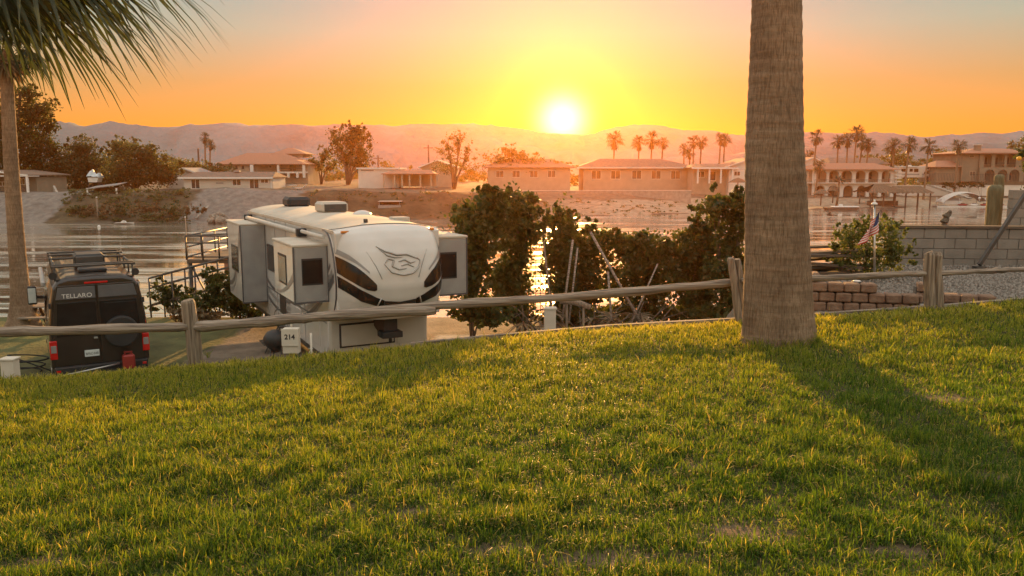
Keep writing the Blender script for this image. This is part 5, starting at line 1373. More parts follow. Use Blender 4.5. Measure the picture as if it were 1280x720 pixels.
def bank_things():
    Y = 124
    t = thing('boat_shed', (PX(121,Y), Y+4, P(121,246,Y+4).z), label='low open shed with a slanting grey roof on the bank under the olive trees', cat='shed'); w = .5*(PX(141,Y)-PX(101,Y))
    m = MB(); m.add([(-w,-1.5,1.3),(w,-1.5,1.9),(w,2,2.3),(-w,2,1.7),(-w,-1.5,1.2),(w,-1.5,1.8),(w,2,2.2),(-w,2,1.6)], [(0,1,2,3),(7,6,5,4),(0,4,5,1),(1,5,6,2),(3,2,6,7),(0,3,7,4)]); m.build('roof', M['greyroof'], t)
    m = MB(); m.box(-w+.2,w-.2,1.2,1.6,-1,1.5); m.build('wall', M['stucco_brown'], t)
    for x in (-w+.2, w-.2): m = MB(); m.box(x-.1,x+.1,-1.4,-1.2,-1,1.4); m.build('post', M['white'], t)
    p = P(121.5,258,119); t = thing('mooring_post', (p.x,119,-1), label='pale wooden post standing in the bank scrub left of the small boat', cat='post'); z = P(121,247,119).z+1
    m = MB(); m.tube([(0,0,0),(0,0,z)], .13, n=8); m.build('shaft', M['wood_post'], t)
    m = MB(); m.tube([(0,0,z),(0,0,z+.12)], [.16,.08], n=8); m.build('cap', M['white'], t)
    p = P(109,247,126); t = thing('fish_cleaning_stand', p, label='small white stand with a flat top on the bank by the shed', cat='stand')
    m = MB(); m.tube([(0,0,-1),(0,0,.45)], .22, n=8); m.build('pedestal', M['white'], t); m = MB(); m.box(-.6,.8,-.35,.35,.45,.6); m.build('top', M['white'], t)
    Y = 142; p = P(119,226,Y); t = thing('covered_boat', (p.x, Y, H(p.x,Y)), label='boat under a pale blue cover glimpsed between the two olive trees', cat='boat'); s = P(0,207,Y).z-t.location.z
    m = MB(); m.grid(lambda u, v: Vector(((u-.5)*2.0+.25*math.sin(u*9), (v-.5)*2, s*.5+s*.34*(1-abs(u-.35)*1.3+.2*math.sin(u*17))*(1-(2*v-1)**2*.8))), 12, 8, False); m.build('cover', M['tarp'], t)
    m = MB(); m.prism([(-.9,s*.5),(1.0,s*.5),(.7,s*.3),(-.8,s*.3)], -.8, .8); m.build('hull', M['white'], t); [MB().box(x-.1,x+.1,-.6,.6,0,s*.25).build('stand', M['darkmetal'], t) for x in (-.9,.9)]
    # small white boat moored on the water, and the buoy
    y = 280; d = ray(157, 280.5); Y = CZ/(-d.z)*d.y; x = PX(157, Y)
    t = thing('small_boat', (x, Y, 0), R(4), 'small white boat lying moored on the water below the scrub bank', 'boat')
    def hull(u, v):
        L2 = 2.7; xx = (u*2-1)*L2/2*1.0; wdt = .42*(1-max(0,u*2-1)**2.5)*(.8+.2*min(1,u*4)); return Vector((xx, wdt*(2*v-1), .30*(abs(2*v-1)**1.5)-.05+.12*max(0,u-.5)))
    m = MB(); m.grid(hull, 20, 8); m.build('hull', M['gelcoat'], t); m = MB(); m.prism([(-.5,.2),(.3,.2),(.15,.50),(-.2,.56),(-.45,.35)], -.18, .18); m.build('seat', M['white'], t); m = MB(); m.tube([(.2,0,.2),(.1,0,.62)], .03, n=5); m.tube([(.1,-.25,.62),(.1,.25,.62)], .025, n=5); m.build('handlebar', M['blackplastic'], t)
    d = ray(125, 284.5); Y = CZ/(-d.z)*d.y; t = thing('mooring_buoy', (PX(125,Y), Y, 0), label='small white mooring buoy left of the small boat', cat='buoy')
    m = MB(); m.ball((0,0,.1), .2, 12, 8, (1,1,1.3)); m.build('float', M['white'], t); m = MB(); m.tube([(0,0,.3),(0,0,.42)], .04, n=6); m.build('ring', M['darkmetal'], t)
    d = ray(231.5, 296); Y = CZ/(-d.z)*d.y*1.0; Y = 70; p = P(231.5, 272, Y); t = thing('channel_pole', (p.x, Y, -1), label='thin pale pole rising from the river just left of the platform', cat='pole')
    m = MB(); m.tube([(0,0,0),(0,0,p.z+1)], .05, n=6); m.build('shaft', M['wood_post'], t); m = MB(); m.tube([(0,0,p.z+1),(0,0,p.z+1.1)], [.08,.04], n=8); m.build('cap', M['white'], t)
    # patio furniture on the sea wall
    for px, lb in ((366,'white patio table on the sea wall terrace right of the long white house'),):
        Y = 139; p = P(px, 238, Y); t = thing('patio_table', (p.x, Y, H(p.x,Y)), label=lb, cat='table'); m = MB(); m.tube([(0,0,.7),(0,0,.76)], .75, n=16); m.build('table_top', M['white'], t); m = MB(); m.tube([(0,0,0),(0,0,.7)], .1, n=8); m.build('leg', M['white'], t)
    p = P(376, 238, 138); t = thing('patio_lounger', (p.x, 138, H(p.x,138)), label='white lounger right of the patio table on the sea wall terrace', cat='lounger'); m = MB(); m.box(-.9,.4,-.35,.35,.3,.4); m.bar((.4,0,.35),(1.0,0,.9),.7,.08); m.build('seat', M['white'], t)
    m = MB(); m.box(-.85,-.78,-.3,.3,0,.3); m.box(.3,.37,-.3,.3,0,.3); m.build('leg', M['grey'], t)
bank_things()

# centre
h = House('flat_roofed_building', 'flat-roofed white building with a tiled porch right of the eucalyptus', 450, 500, 233, 158, 10, M['stucco_white'], yeave=210.5)
h.slab(448,502,209.5,211.5,-.3,10,'white','parapet'); h.window(453,470,212,214,mull=0,frame='stucco_white'); h.hip(483, 548, 217, 212.5, 496, 540, M['clay'], y0=-5, y1=2, name='porch_roof'); h.posts((486,499,508,517,530,543),217,234,.28,-4.6,'stucco_tan','porch_post'); h.slab(500,546,217,233,.0,6,'stucco_tan','rear_wall')
h = House('gable_roofed_house', 'hazy gabled house behind the porch of the flat-roofed white building', 528, 570, 220, 178, 9, M['stucco_tan'], yeave=210)
h.gable(524, 574, 210, 200.5, M['greyroof'], M['stucco_tan'], apex=548)
for px, yt, lb in ((536,181,'wooden utility pole beside the gabled house in the haze'),(473,194,'short utility pole behind the flat-roofed white building')):
    Y = 185; p = P(px, 215, Y); z = P(px, yt, Y).z; t = thing('utility_pole', (p.x, Y, H(p.x,Y)), label=lb, cat='utility pole', group='wooden utility poles'); hz = z-t.location.z
    m = MB(); m.tube([(0,0,-.3),(0,0,hz)], [.22,.15], n=8); m.build('pole', M['bark'], t); m = MB(); m.bar((-1.1,0,hz-.7),(1.1,0,hz-.7),.16); m.build('crossarm', M['bark'], t)
h = House('long_low_house', 'long low house lost in the glare straight below the sun', 610, 712, 229, 172, 11, M['stucco_tan'], yeave=209)
h.hip(604, 718, 209, 198, 628, 690, M['clay'])
for a in (620,640,662,684): h.window(a,a+10,213,222,frame='stucco_white')
h = House('wide_hip_roof_house', 'wide single-storey house with a hipped roof right of the sun glare', 728, 862, 229, 176, 12, M['stucco_tan'], yeave=209)
h.hip(720, 868, 209, 198, 752, 830, M['brownroof'], fascia='stucco_white')
for a in (738,762,788,812,836): h.window(a,a+12,213,224,frame='stucco_white')
h = House('patio_house', 'pale house with white porch posts left of the white gable', 864, 912, 229, 170, 9, M['stucco_tan'], yeave=210)
h.hip(858, 915, 209.5, 205, 866, 906, M['brownroof'], fascia='white', y0=-3); h.posts((866,880,894,908),210,229,.3,-2.7); h.window(884,892,214,226,mull=0); h.window(868,878,214,222)
h = House('white_gable_house', 'white gabled house with a red tile roof half hidden by the big palm trunk', 908, 962, 230, 168, 12, M['stucco_white'], yeave=212)
h.gable(898, 974, 211, 198, M['clay'], M['stucco_white'], apex=936, fascia='stucco_white'); h.window(928,944,214,226,frame='brownroof'); h.window(914,922,214,220)
def awning_shade(px, yt, yb, hw, Y, lb, nm='thatched_umbrella', cat='parasol', mt='thatch'):
    p = P(px, yb, Y); t = thing(nm, p, label=lb, cat=cat, group='thatched beach umbrellas'); h_ = P(px, yt, Y).z-p.z; w = hw*Y/1000
    m = MB(); m.tube([(0,0,h_),(0,0,h_*.86),(0,0,h_*.62)], [.05,w*.5,w], n=14, smooth=False); m.build('canopy', M[mt], t); m = MB(); m.tube([(0,0,-.8),(0,0,h_*.9)], .12, n=7); m.build('post', M['bark'], t)
awning_shade(922, 222, 238, 12, 160, 'thatched umbrella before the white gabled house left of the big palm trunk')
awning_shade(1026, 236, 252, 11, 164, 'thatched umbrella on the beach below the left end of the arcaded house')
awning_shade(1041, 232, 249, 8, 167, 'smaller thatched umbrella between the beach umbrella and the leaning palm')
def sea_wall(pxa, pxb, yt, yb, Y, lb, mt='concrete'):
    a = PX(pxa, Y); b = PX(pxb, Y); z0 = P(0, yb, Y).z; z1 = P(0, yt, Y).z; t = thing('beach_wall', ((a+b)/2, Y, z0), label=lb, cat='wall', group='low pale walls along the beach'); w = (b-a)/2
    m = MB(); m.box(-w,w,0,.4,-1.5,z1-z0-.1); m.build('wall_face', M[mt], t); m = MB(); m.box(-w-.05,w+.05,-.08,.48,z1-z0-.1,z1-z0); m.build('coping', M['stucco_white'], t)
sea_wall(600, 862, 238, 244, 157, 'low pale wall along the beach in the glare, left of the big palm trunk')
sea_wall(1112, 1300, 231.5, 236.5, 186, 'low white wall between the motorhome and the Spanish villa terrace', 'stucco_white')

# right bank
h = House('arcaded_house', 'white two-storey house with two rows of arches under a brown tile roof', 1030, 1112, 246, 180, 12, M['stucco_white'], yeave=211.5, shell=False)
X, Z = h.X, h.Z
m = MB(); m.box(X(1012), X(1112), 2.6, 12, -1, Z(211.5)); m.build('wall', M['stucco_tan'], h.t)
m = MB(); bays = [(X(a), X(b)) for a, b in ((1016,1029),(1032,1044),(1047,1060.5),(1065,1077),(1080.5,1093),(1097,1108))]; arch_wall(m, X(1012), X(1112), Z(228.5), Z(211.5), 0, .45, bays, Z(217), Z(213.2)-Z(217)); m.build('upper_arcade', M['stucco_white'], h.t)
m = MB(); bays = [(X(a), X(b)) for a, b in ((1016,1027),(1031,1044),(1050,1062),(1067,1078),(1082,1093),(1097,1108))]; arch_wall(m, X(1012), X(1112), Z(246), Z(229), -.25, .35, bays, Z(236.5), Z(232)-Z(236.5)); m.build('lower_arcade', M['stucco_white'], h.t)
for row, (yt, yb) in enumerate(((215,224),(233,244))):
    for a in (1018,1034,1050,1067,1083,1099): h.window(a, a+8, yt, yb, frame='stucco_brown', y=2.57)
m = MB(); m.box(X(1010), X(1114), -1.2, 2.7, Z(229.2), Z(228.2)); m.build('balcony', M['stucco_white'], h.t)
m = MB()
for k in range(50): x = X(1012)+(X(1112)-X(1012))*k/49; m.tube([(x,-1.1,Z(228.2)),(x,-1.1,Z(224.8))], .025, n=4)
m.bar((X(1012),-1.1,Z(224.8)),(X(1112),-1.1,Z(224.8)),.08); m.build('balcony_rail', M['darkmetal'], h.t)
h.hip(1009, 1117, 211.5, 203.5, 1030, 1100, M['clay'], y0=-1.2)
h.slab(1112, 1116, 214, 246, 0, .5, 'stucco_white', 'stair_wall')
for k in range(4): h.slab(1112, 1120, 214+k*4, 215.5+k*4, -.6, 0, 'stucco_white', 'stair')
h = House('gabled_beach_house', 'white house with a broad gable just right of the big palm trunk', 985, 1031, 244, 190, 10, M['stucco_white'], yeave=212)
h.gable(975, 1040, 212, 197, M['clay'], M['stucco_white'], apex=1011); h.window(1008,1020,214,219,frame='brownroof'); h.slab(1000,1031,222,226,-1.5,0,'stucco_white','balcony'); h.window(1006,1014,229,239)
h = House('low_roofed_building', 'long low brown-roofed building behind the arcaded house', 1036, 1100, 212, 205, 12, M['stucco_tan'], yeave=205)
h.hip(1032, 1106, 205, 196.5, 1040, 1098, M['brownroof'])
def palapa():
    Y = 168; x = PX(1108, Y); zb = P(1108, 257, Y).z; t = thing('beach_palapa', (x, Y, zb), label='wide dark thatched palapa roof on posts at the water edge', cat='shelter'); X = lambda p: PX(p, Y)-x; Z = lambda q: P(0, q, Y).z-zb
    for (a, b, c, d, yr, ye, y0, y1) in ((1070,1126,1088,1100,230,240.5,-4,4),(1098,1156,1112,1146,232.5,241,-3.5,3.5)):
        m = MB(); nu = 40
        def f(u, v, a=a, b=b, c=c, d=d, yr=yr, ye=ye, y0=y0, y1=y1):
            e0 = X(a)+(X(b)-X(a))*u; r0 = X(c)+(X(d)-X(c))*u; vv = abs(2*v-1); return Vector((r0+(e0-r0)*vv, (y0+(y1-y0)*v), Z(yr)+(Z(ye)-Z(yr))*vv**.9+.10*math.sin(u*61)*vv))
        m.grid(f, nu, 12, False); m.build('thatch_roof', M['thatch'], t)
    for p in (1078,1094,1108,1121,1136,1151):
        for y in (-2.6, 2.6): m = MB(); m.tube([(X(p),y,-1.5),(X(p),y,Z(240))], .14, n=7); m.build('post', M['bark'], t)
    m = MB(); m.box(X(1082),X(1118),-.5,.5,0,Z(251)); m.build('bar_counter', M['darkwood'], t)
palapa()
def motorhome():
    Y = 196; x = PX(1137, Y); zb = P(1137, 224.5, Y).z; t = thing('motorhome', (x, Y, zb), label='white motorhome with a cab overhang parked above the palapa', cat='motorhome'); L2 = (PX(1157,Y)-PX(1118,Y)); a = -L2/2
    m = MB(); m.prism([(a,.5),(a+L2*.80,.5),(a+L2*.80,1.9),(a+L2*.98,2.25),(a+L2*.97,3.0),(a+L2*.9,3.2),(a,3.2)], 0, 2.4); m.build('body', M['gelcoat'], t, bevel=.05)
    m = MB(); m.prism([(a+L2*.80,.5),(a+L2*1.0,.5),(a+L2*1.0,1.1),(a+L2*.92,1.35),(a+L2*.85,1.95),(a+L2*.80,1.95)], .15, 2.25); cab = m.build('cab', M['gelcoat'], t, bevel=.04)
    m = MB(); m.prism([(a+L2*.82,1.25),(a+L2*.895,1.25),(a+L2*.85,1.8),(a+L2*.82,1.8)], .12, .15); m.build('side_window', M['glass'], cab)
    for (p, q, z0, z1) in ((.08,.24,1.9,2.6),(.34,.44,1.9,2.6),(.48,.62,1.8,2.6),(.86,.94,2.5,2.9)):
        m = MB(); m.box(a+L2*p,a+L2*q,-.03,.01,z0,z1); m.build('window', M['glass'], t)
    m = MB(); m.box(a+L2*.66,a+L2*.74,-.03,.01,.7,2.7); m.build('door', M['cream'], t); m = MB(); m.box(a,a+L2*.8,-.02,.01,1.15,1.4); m.build('stripe', M['silver_decal'], t)
    for p in (.22,.90):
        m = MB(); m.tube([(a+L2*p,0,.42),(a+L2*p,.3,.42)], .42, n=16); m.build('wheel', M['rubber'], t)
    m = MB(); m.box(a+L2*.35,a+L2*.45,.8,1.6,3.2,3.5,.05); m.build('roof_air_conditioner', M['white'], t)
    m = MB(); m.tube([(a+.3,-.15,3.0),(a+L2*.6,-.15,3.0)], .1, n=8); m.build('awning', M['canvas'], t)
motorhome()
h = House('spanish_villa', 'two-storey olive Spanish villa with two rows of three arches at the right edge', 1196, 1300, 228, 192, 14, M['stucco_brown'], yeave=191, shell=False)
X, Z = h.X, h.Z
m = MB(); m.box(X(1196), X(1300), 2.0, 14, -1, Z(191)); m.build('wall', M['stucco_brown'], h.t)
m = MB(); arch_wall(m, X(1216), X(1268), Z(209), Z(190), 0, .4, [(X(1222),X(1231)),(X(1235.5),X(1247)),(X(1250),X(1261))], Z(196), Z(192.6)-Z(196)); m.build('upper_arcade', M['stucco_brown'], h.t)
m = MB(); arch_wall(m, X(1216), X(1300), Z(227), Z(209.2), -.4, .2, [(X(1223),X(1235)),(X(1239),X(1250.5)),(X(1253.5),X(1265.5)),(X(1271),X(1285))], Z(217), Z(212)-Z(217)); m.build('lower_arcade', M['stucco_brown'], h.t)
for a in (1224,1237,1251): h.window(a,a+8,196,206,frame='stucco_tan',y=1.97)
for a in (1224,1240,1255): h.window(a,a+8,215,226,frame='stucco_tan',y=1.97)
for a, b in ((1222,1231),(1235.5,1247),(1250,1261)): h.slab(a,b,203.5,204.2,.05,.12,'darkmetal','balcony_rail')
h.slab(1196,1217,191.5,227,.3,2.0,'stucco_brown','left_bay'); h.window(1204,1210,194,197,frame='stucco_tan',mull=0,y=.28); h.window(1206,1213,214,220,frame='stucco_tan',y=.28)
h.hip(1191, 1300, 191.3, 184.5, 1228, 1262, M['clay'], y0=-1); h.slab(1220,1226,180.5,189,3,4.2,'stucco_brown','chimney'); h.slab(1219,1227,180,181,2.8,4.4,'stucco_white','chimney_cap')
h.slab(1166,1196,208,228,1,9,'stucco_brown','left_wing'); h.hip(1163, 1200, 208.5, 200.5, 1176, 1196, M['clay'], y0=.3, y1=9.7, name='wing_roof')
def picket(pxa, pxb, Y, yt, yb, lb):
    a = PX(pxa, Y); b = PX(pxb, Y); z0 = P(0,yb,Y).z; z1 = P(0,yt,Y).z-z0; t = thing('terrace_fence', ((a+b)/2, Y, z0), label=lb, cat='fence', group='terrace railings by the Spanish villa'); w = (b-a)/2; n = int(2*w/.35); m = MB()
    for k in range(n+1): x = -w+2*w*k/n; m.box(x-.03,x+.03,-.03,.03,0,z1-.02)
    m.build('bars', M['darkmetal'], t); m = MB(); m.box(-w,w,-.05,.05,z1-.06,z1); m.build('rail', M['darkmetal'], t)
picket(1148, 1186, 189.5, 217, 226, 'dark railing left of the Spanish villa'); picket(1208, 1262, 188.5, 217.5, 227, 'dark railing before the lower arches of the Spanish villa')
for k, (px, Y, n_) in enumerate(((1183,184.5,5),(1196,184.5,6),(1208,184.5,6),(1222,184.5,6))):
    tree_px('terrace_shrub', px, 236, Y, [(px,232.5,8,3.6),(px+4,231,5,3)], 420, .26, M['leaf_dark'], ['dark clipped shrub on the terrace wall left of the tall terrace palm','dark clipped shrub at the foot of the tall terrace palm','dark clipped shrub right of the tall terrace palm','dark clipped shrub below the left arch of the villa'][k], group='dark shrubs on the terrace wall', cat='shrub', trunk=False, stems=3, trunk_r=.04)
def lift():
    Y = 171.5; x = PX(1197, Y); zb = P(0,256.5,Y).z; t = thing('boat_lift', (x, Y, zb), label='boat lift with an arched pale canopy over the dock at the right', cat='boat lift'); X = lambda p: PX(p, Y)-x; Z = lambda q: P(0,q,Y).z-zb
    m = MB(); m.grid(lambda u, v: Vector((X(1170)+(X(1226)-X(1170))*u, -1.8+3.6*v, Z(253.5)+(Z(239.5)-Z(253.5))*(math.sin(math.pi*min(1,u*.96+.02))**.75)-.25*(2*v-1)**2)), 24, 8); m.build('canopy', M['canvas'], t)
    for p in (1172,1190,1222):
        for y in (-1.6,1.6): m = MB(); m.tube([(X(p),y,-1.5),(X(p),y,Z(247))], .07, n=6); m.build('post', M['metal'], t)
    q = thing('covered_boat', (PX(1184,Y), Y+.2, zb), label='boat with a grey cover resting in the lift under the arched canopy', cat='boat')
    m = MB(); m.grid(lambda u, v: Vector(((u-.5)*4.6, (v-.5)*2.0*(1-.6*max(0,u-.6)), .9+.8*math.sin(math.pi*u)**.5*(1-(2*v-1)**2*.7))), 14, 8, False); m.build('cover', M['grey'], q); m = MB(); m.prism([(-2.2,1.0),(2.4,1.0),(1.7,.2),(-2.0,.2)], -.9, .9); m.build('hull', M['white'], q)
    Yd = 168.5; xd = PX(1228, Yd); z = P(0,258.5,Yd).z; d = thing('floating_dock', (xd, Yd, z), label='low floating dock with a white edge beneath the boat lift canopy', cat='dock'); X = lambda p: PX(p, Yd)-xd
    m = MB(); m.box(X(1168),X(1276),0,2,-.3,P(0,257.3,Yd).z-z); m.build('deck', M['concrete'], d); m = MB(); m.box(X(1168),X(1276),-.06,-.01,-.05,.15); m.build('white_edge', M['white'], d)
    for k, (pa, pb, mt, lb) in enumerate(((1196,1209,'redplastic','short red kayak lying on the floating dock'),(1211,1222,'white','white kayak in the middle of the floating dock'),(1224,1236,'redplastic','long red kayak on the dock left of the thick cactus'),(1244,1254,'redplastic','red kayak on the dock right of the thick cactus'))):
        a, b = PX(pa, Yd), PX(pb, Yd); t = thing('kayak', ((a+b)/2, Yd+.8, P(0,257.3,Yd).z), label=lb, cat='kayak', group='kayaks on the floating dock'); w = (b-a)/2
        m = MB(); m.tube([(-w,0,.25),(-w*.5,0,.16),(0,0,.14),(w*.5,0,.16),(w,0,.25)], [.04,.24,.3,.24,.04], n=10); m.build('hull', M[mt], t); m = MB(); m.tube([(-.35,0,.42),(.35,0,.42)], [.12,.12], n=8); m.build('cockpit', M['blackplastic'], t)
    p = P(1224.5, 257, Yd); t = thing('dock_lamp', (p.x, Yd+.3, P(0,257.3,Yd).z), label='lamp post with a round white head on the floating dock', cat='lamp'); hz = P(0,247.5,Yd).z-p.z; m = MB(); m.tube([(0,0,0),(0,0,hz)], .05, n=6); m.build('post', M['metal'], t); m = MB(); m.ball((0,0,hz), .26, 10, 7); m.build('lamp_head', M['white'], t)
lift()
def gangway():
    Y = 172; a = P(1164, 232, 185); b = P(1212, 248, 174); t = thing('gangway', (a.x, a.y, b.z), label='pale concrete ramp sloping from the terrace wall down to the boat lift', cat='ramp'); o = Vector(t.location)
    m = MB(); m.bar(a-o, b-o, 1.2, .25); m.build('deck', M['concrete'], t); m = MB(); m.bar(a-o+Vector((-1.1,-.2,.2)), b-o+Vector((-1.1,-.2,.2)), .1, .4); m.build('kerb', M['concrete'], t)
gangway()
def shore_boat():
    d = ray(1049, 262.5); Y = CZ/(-d.z)*d.y; x = PX(1049, Y); t = thing('flat_boat', (x, Y, 0), R(2), 'flat white boat moored at the beach right of the big palm trunk', 'boat'); w = (PX(1070,Y)-x)
    m = MB(); m.prism([(-w,.5),(w,.5),(w*.85,.0),(-w*.9,.0)], -.9, .9); m.build('hull', M['darkwood'], t, bevel=.05); m = MB(); m.box(-w*.55,w*1.0,-.8,.8,.5,.75,.1); m.build('deck', M['white'], t); m = MB(); m.box(-.4,.2,-.3,.3,.75,1.1,.05); m.build('console', M['white'], t)
    d = ray(490, 264); Y = 131; x = PX(489, Y); zb = P(0,264.5,Y).z; t = thing('pontoon_boat', (x, Y, max(.1, zb)), label='pontoon boat with a flat canopy on the shore behind the trailer roof', cat='boat'); Z = lambda q: P(0,q,Y).z-t.location.z; w = PX(503,Y)-x
    m = MB()
    for y in (-.8,.8): m.tube([(-w,y,.1),(w*.9,y,.1),(w*1.05,y,.25)], [.3,.3,.1], n=10)
    m.build('floats', M['metal'], t); m = MB(); m.box(-w,w,-1.1,1.1,.4,.5); m.box(-w,w,-1.1,-1.06,.5,1.1); m.box(-w,w,1.06,1.1,.5,1.1); m.build('deck', M['grey'], t)
    m = MB(); m.box(-w,w,-1.2,1.2,Z(251.8),Z(251.2)); m.build('canopy', M['canvas'], t)
    for a in (-w*.9,w*.9):
        for y in (-1,1): m = MB(); m.tube([(a,y,.5),(a,y,Z(251.8))], .03, n=5); m.build('canopy_post', M['metal'], t)
    m = MB()
    for k in range(6): m.ball((-w*.7+k*w*.28,-.4,.95), .2, 8, 6, (1,1,1.4))
    m.build('seat', M['darkwood'], t)
    d = ray(1034, 271.5); Y = CZ/(-d.z)*d.y; t = thing('water_bird', (PX(1034.5,Y), Y, .0), label='dark bird with raised wings low over the bright river right of the big palm trunk', cat='bird')
    m = MB(); m.tube([(-.45,0,.55),(-.2,0,.5),(.1,0,.45),(.35,0,.38),(.6,0,.3)], [.03,.13,.17,.12,.03], n=10)
    for s in (-1,1): m.grid(lambda u, v, s=s: Vector((-.1-.25*u+.35*v, s*u*.85, .55+.45*u-.15*u*u)), 6, 3)
    m.build('body', M['bark'], t)
shore_boat()

# palms of the far bank: three crowns, copied with their trunks
def far_palm_mesh(seed, dry):
    rr = random.Random(seed); m = MB()
    for k in range(30):
        az = rr.random()*6.3; el = R(-55+125*rr.random()**.8); o = Vector((0,0,0)); d = Vector((math.cos(az)*math.cos(el), math.sin(az)*math.cos(el), math.sin(el))); pe = .7+.4*rr.random(); bl = .85+.3*rr.random()
        side = Vector((-math.sin(az), math.cos(az), 0)); p2 = o+d*pe; m.bar(o, p2, .05)
        for i in range(9):
            a = (i/8-.5)*R(190); v = (d*math.cos(a)+side*math.sin(a)).normalized(); e1 = p2+v*bl*.55*(.7+.3*math.cos(a)); e2 = p2+v*bl*(.7+.3*math.cos(a))+Vector((0,0,-.45*bl*(.6+.5*rr.random()))); n = v.cross(Vector((0,0,1))); n = (n.normalized() if n.length > .01 else side)*.055
            m.add([p2-n*.4, p2+n*.4, e1+n, e1-n, e2], [(0,1,2,3),(3,2,4)])
    return m
fp = []
for k in range(4):
    t = thing('fan_palm', (0,0,0), label='x', cat='palm tree', group='fan palms lining the far bank')
    cr = far_palm_mesh(20+k, 0).build('crown', M['palm_leaf'], t)
    m = MB(); rr = random.Random(k)
    for j in range(14):
        a = rr.random()*6.3; q = Vector((.12*math.cos(a), .12*math.sin(a), -.2)); m.bar(q, q+Vector((.35*math.cos(a), .35*math.sin(a), -1.0-.5*rr.random())), .22, .06)
    sk = m.build('dead_frond_skirt', M['palm_dry'], t)
    m = MB(); m.tube([(0,0,0),(0,0,.5),(0,0,.98),(0,0,1)], [1.3,1.0,.85,.5], n=10, smooth=True); tr = m.build('trunk', M['palm_bark'], t); fp.append(t)
PALMS = [ # crown px, crown py, foot px, Y, size, label
 (256,172,254,206,.95,'taller of the two palms behind the small gabled house'),(263,180,259,204,.95,'shorter leaning palm behind the small gabled house'),
 (768,174,767,205,1.5,'hazy palm nearest right of the sun'),(799,178,798,205,1.25,'hazy palm second right of the sun'),(815,174,814,206,1.45,'full crowned hazy palm third right of the sun'),(829,178,826,204,1.05,'palm with a bent trunk left of the pair over the wide hip-roofed house'),
 (855,186,856,203,1.0,'shorter palm at the right end of the wide hip-roofed house'),(862,192,863,206,.9,'lowest palm tucked under its neighbours over the patio house'),(867,177,868,204,1.1,'left palm of the tall pair above the patio house'),(877,177,875,206,1.1,'right palm of the tall pair above the patio house'),
 (901,173,899,204,1.05,'left palm of the close pair left of the big palm trunk'),(906,174,905,207,1.1,'right palm of the close pair left of the big palm trunk'),
 (1021,171,1018,184,1.25,'tall palm standing alone just right of the big palm trunk'),(1048,176,1048,196,1.15,'palm left of the cluster above the arcaded house'),(1060,174,1060,194,1.25,'second palm of the cluster above the arcaded house'),
 (1071,166,1069,192,1.35,'tallest palm of the cluster above the arcaded house'),(1078,178,1074,197,1.15,'short palm right under the tallest palm of the cluster'),(1086,180,1083,194,1.2,'rightmost palm of the cluster above the arcaded house'),
 (1117,182,1119,204,1.45,'bushy palm above the left end of the motorhome'),(1137,180,1134,188,1.35,'palm whose trunk crosses in front of the motorhome'),(1161,182,1159,183,1.25,'palm right of the motorhome'),(1199,182,1197,184,1.25,'palm standing before the left wing of the Spanish villa'),
 (1024,207,1020,176,1.15,'squat palm in front of the white gabled beach house'),(1012,196,1012,215,1.2,'palm crown peeping over the white gabled beach house')]
for k, (cx, cy, fx, Y, sz, lb) in enumerate(PALMS):
    src = fp[k % 4]; o = src if k < 4 else copy_tree(src); o['label'] = lb
    c = P(cx, cy, Y); f = P(fx, cy, Y); g = H(f.x, Y); s = sz*Y/200*1.05; o.location = (f.x, Y, g)
    for ch in o.children:
        if ch.name.startswith('trunk'):
            hh = c.z-g+.4; ch.scale = (.20, .20, hh); ch.location = (0,0,-.3)
            dx = (c.x-f.x); ch.rotation_euler = (0, math.atan2(dx, hh), 0)
        else:
            ch.location = (c.x-f.x, 0, c.z-g); ch.scale = (s,s,s); ch.rotation_euler = (0,0,k*1.3)
def leaning_palm(cx, cy, fx, Y, lb, s):
    c = P(cx, cy, Y); f = P(fx, 256, Y); g = H(f.x, Y); t = thing('leaning_palm', (f.x, Y, g), label=lb, cat='palm tree', group='short leaning palms on the beach'); q = Vector((c.x-f.x, 0, c.z-g))
    m = MB(); m.tube([(0,0,-.3), q*.5+Vector((.25,0,0)), q], [.28,.2,.17], n=8); m.build('trunk', M['palm_bark'], t); cr = fp[1].children[0].copy(); cr.name = 'crown'; link(cr, t)
    cr.location = q; cr.scale = (s,s,s*.8)
leaning_palm(1049, 224, 1045, 166, 'short leaning palm on the beach left of the palapa', .8)
leaning_palm(1103, 246, 1100, 165.5, 'tiny palm in the shade of the palapa', .45) if False else None
for px, yt, lb in ((247.5,186,'bare dead palm trunk left of the two palms'),(241,198,'shortest bare dead palm stump left of the two palms')):
    Y = 205; p = P(px, yt, Y); g = H(p.x, Y); t = thing('dead_palm_trunk', (p.x, Y, g), label=lb, cat='dead tree', group='dead palm trunks behind the gabled house'); m = MB(); m.tube([(0,0,-.3),(0,0,p.z-g)], [.3,.22], n=8, smooth=False); m.build('trunk', M['bark'], t)
    m = MB(); m.tube([(0,0,p.z-g-.1),(.1,0,p.z-g+.25)], [.24,.05], n=6, smooth=False); m.build('broken_top', M['palm_dry'], t)

# far wood that reads as one band along the foot of the hills
def treeline():
    r = random.Random(8); cl = []
    for k in range(260):
        px = -80+1440*k/260+r.uniform(-3,3); Y = r.uniform(236,300); p = P(px, 205, Y); g = H(p.x, Y); s = r.uniform(1.6,3.4)
        if 380 < px < 400: continue
        cl.append((p.x, Y, g+s*.9, s*1.5, s*1.5, s*1.1, s*s))
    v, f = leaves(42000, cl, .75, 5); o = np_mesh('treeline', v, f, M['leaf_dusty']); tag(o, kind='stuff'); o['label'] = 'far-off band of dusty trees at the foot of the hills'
treeline()

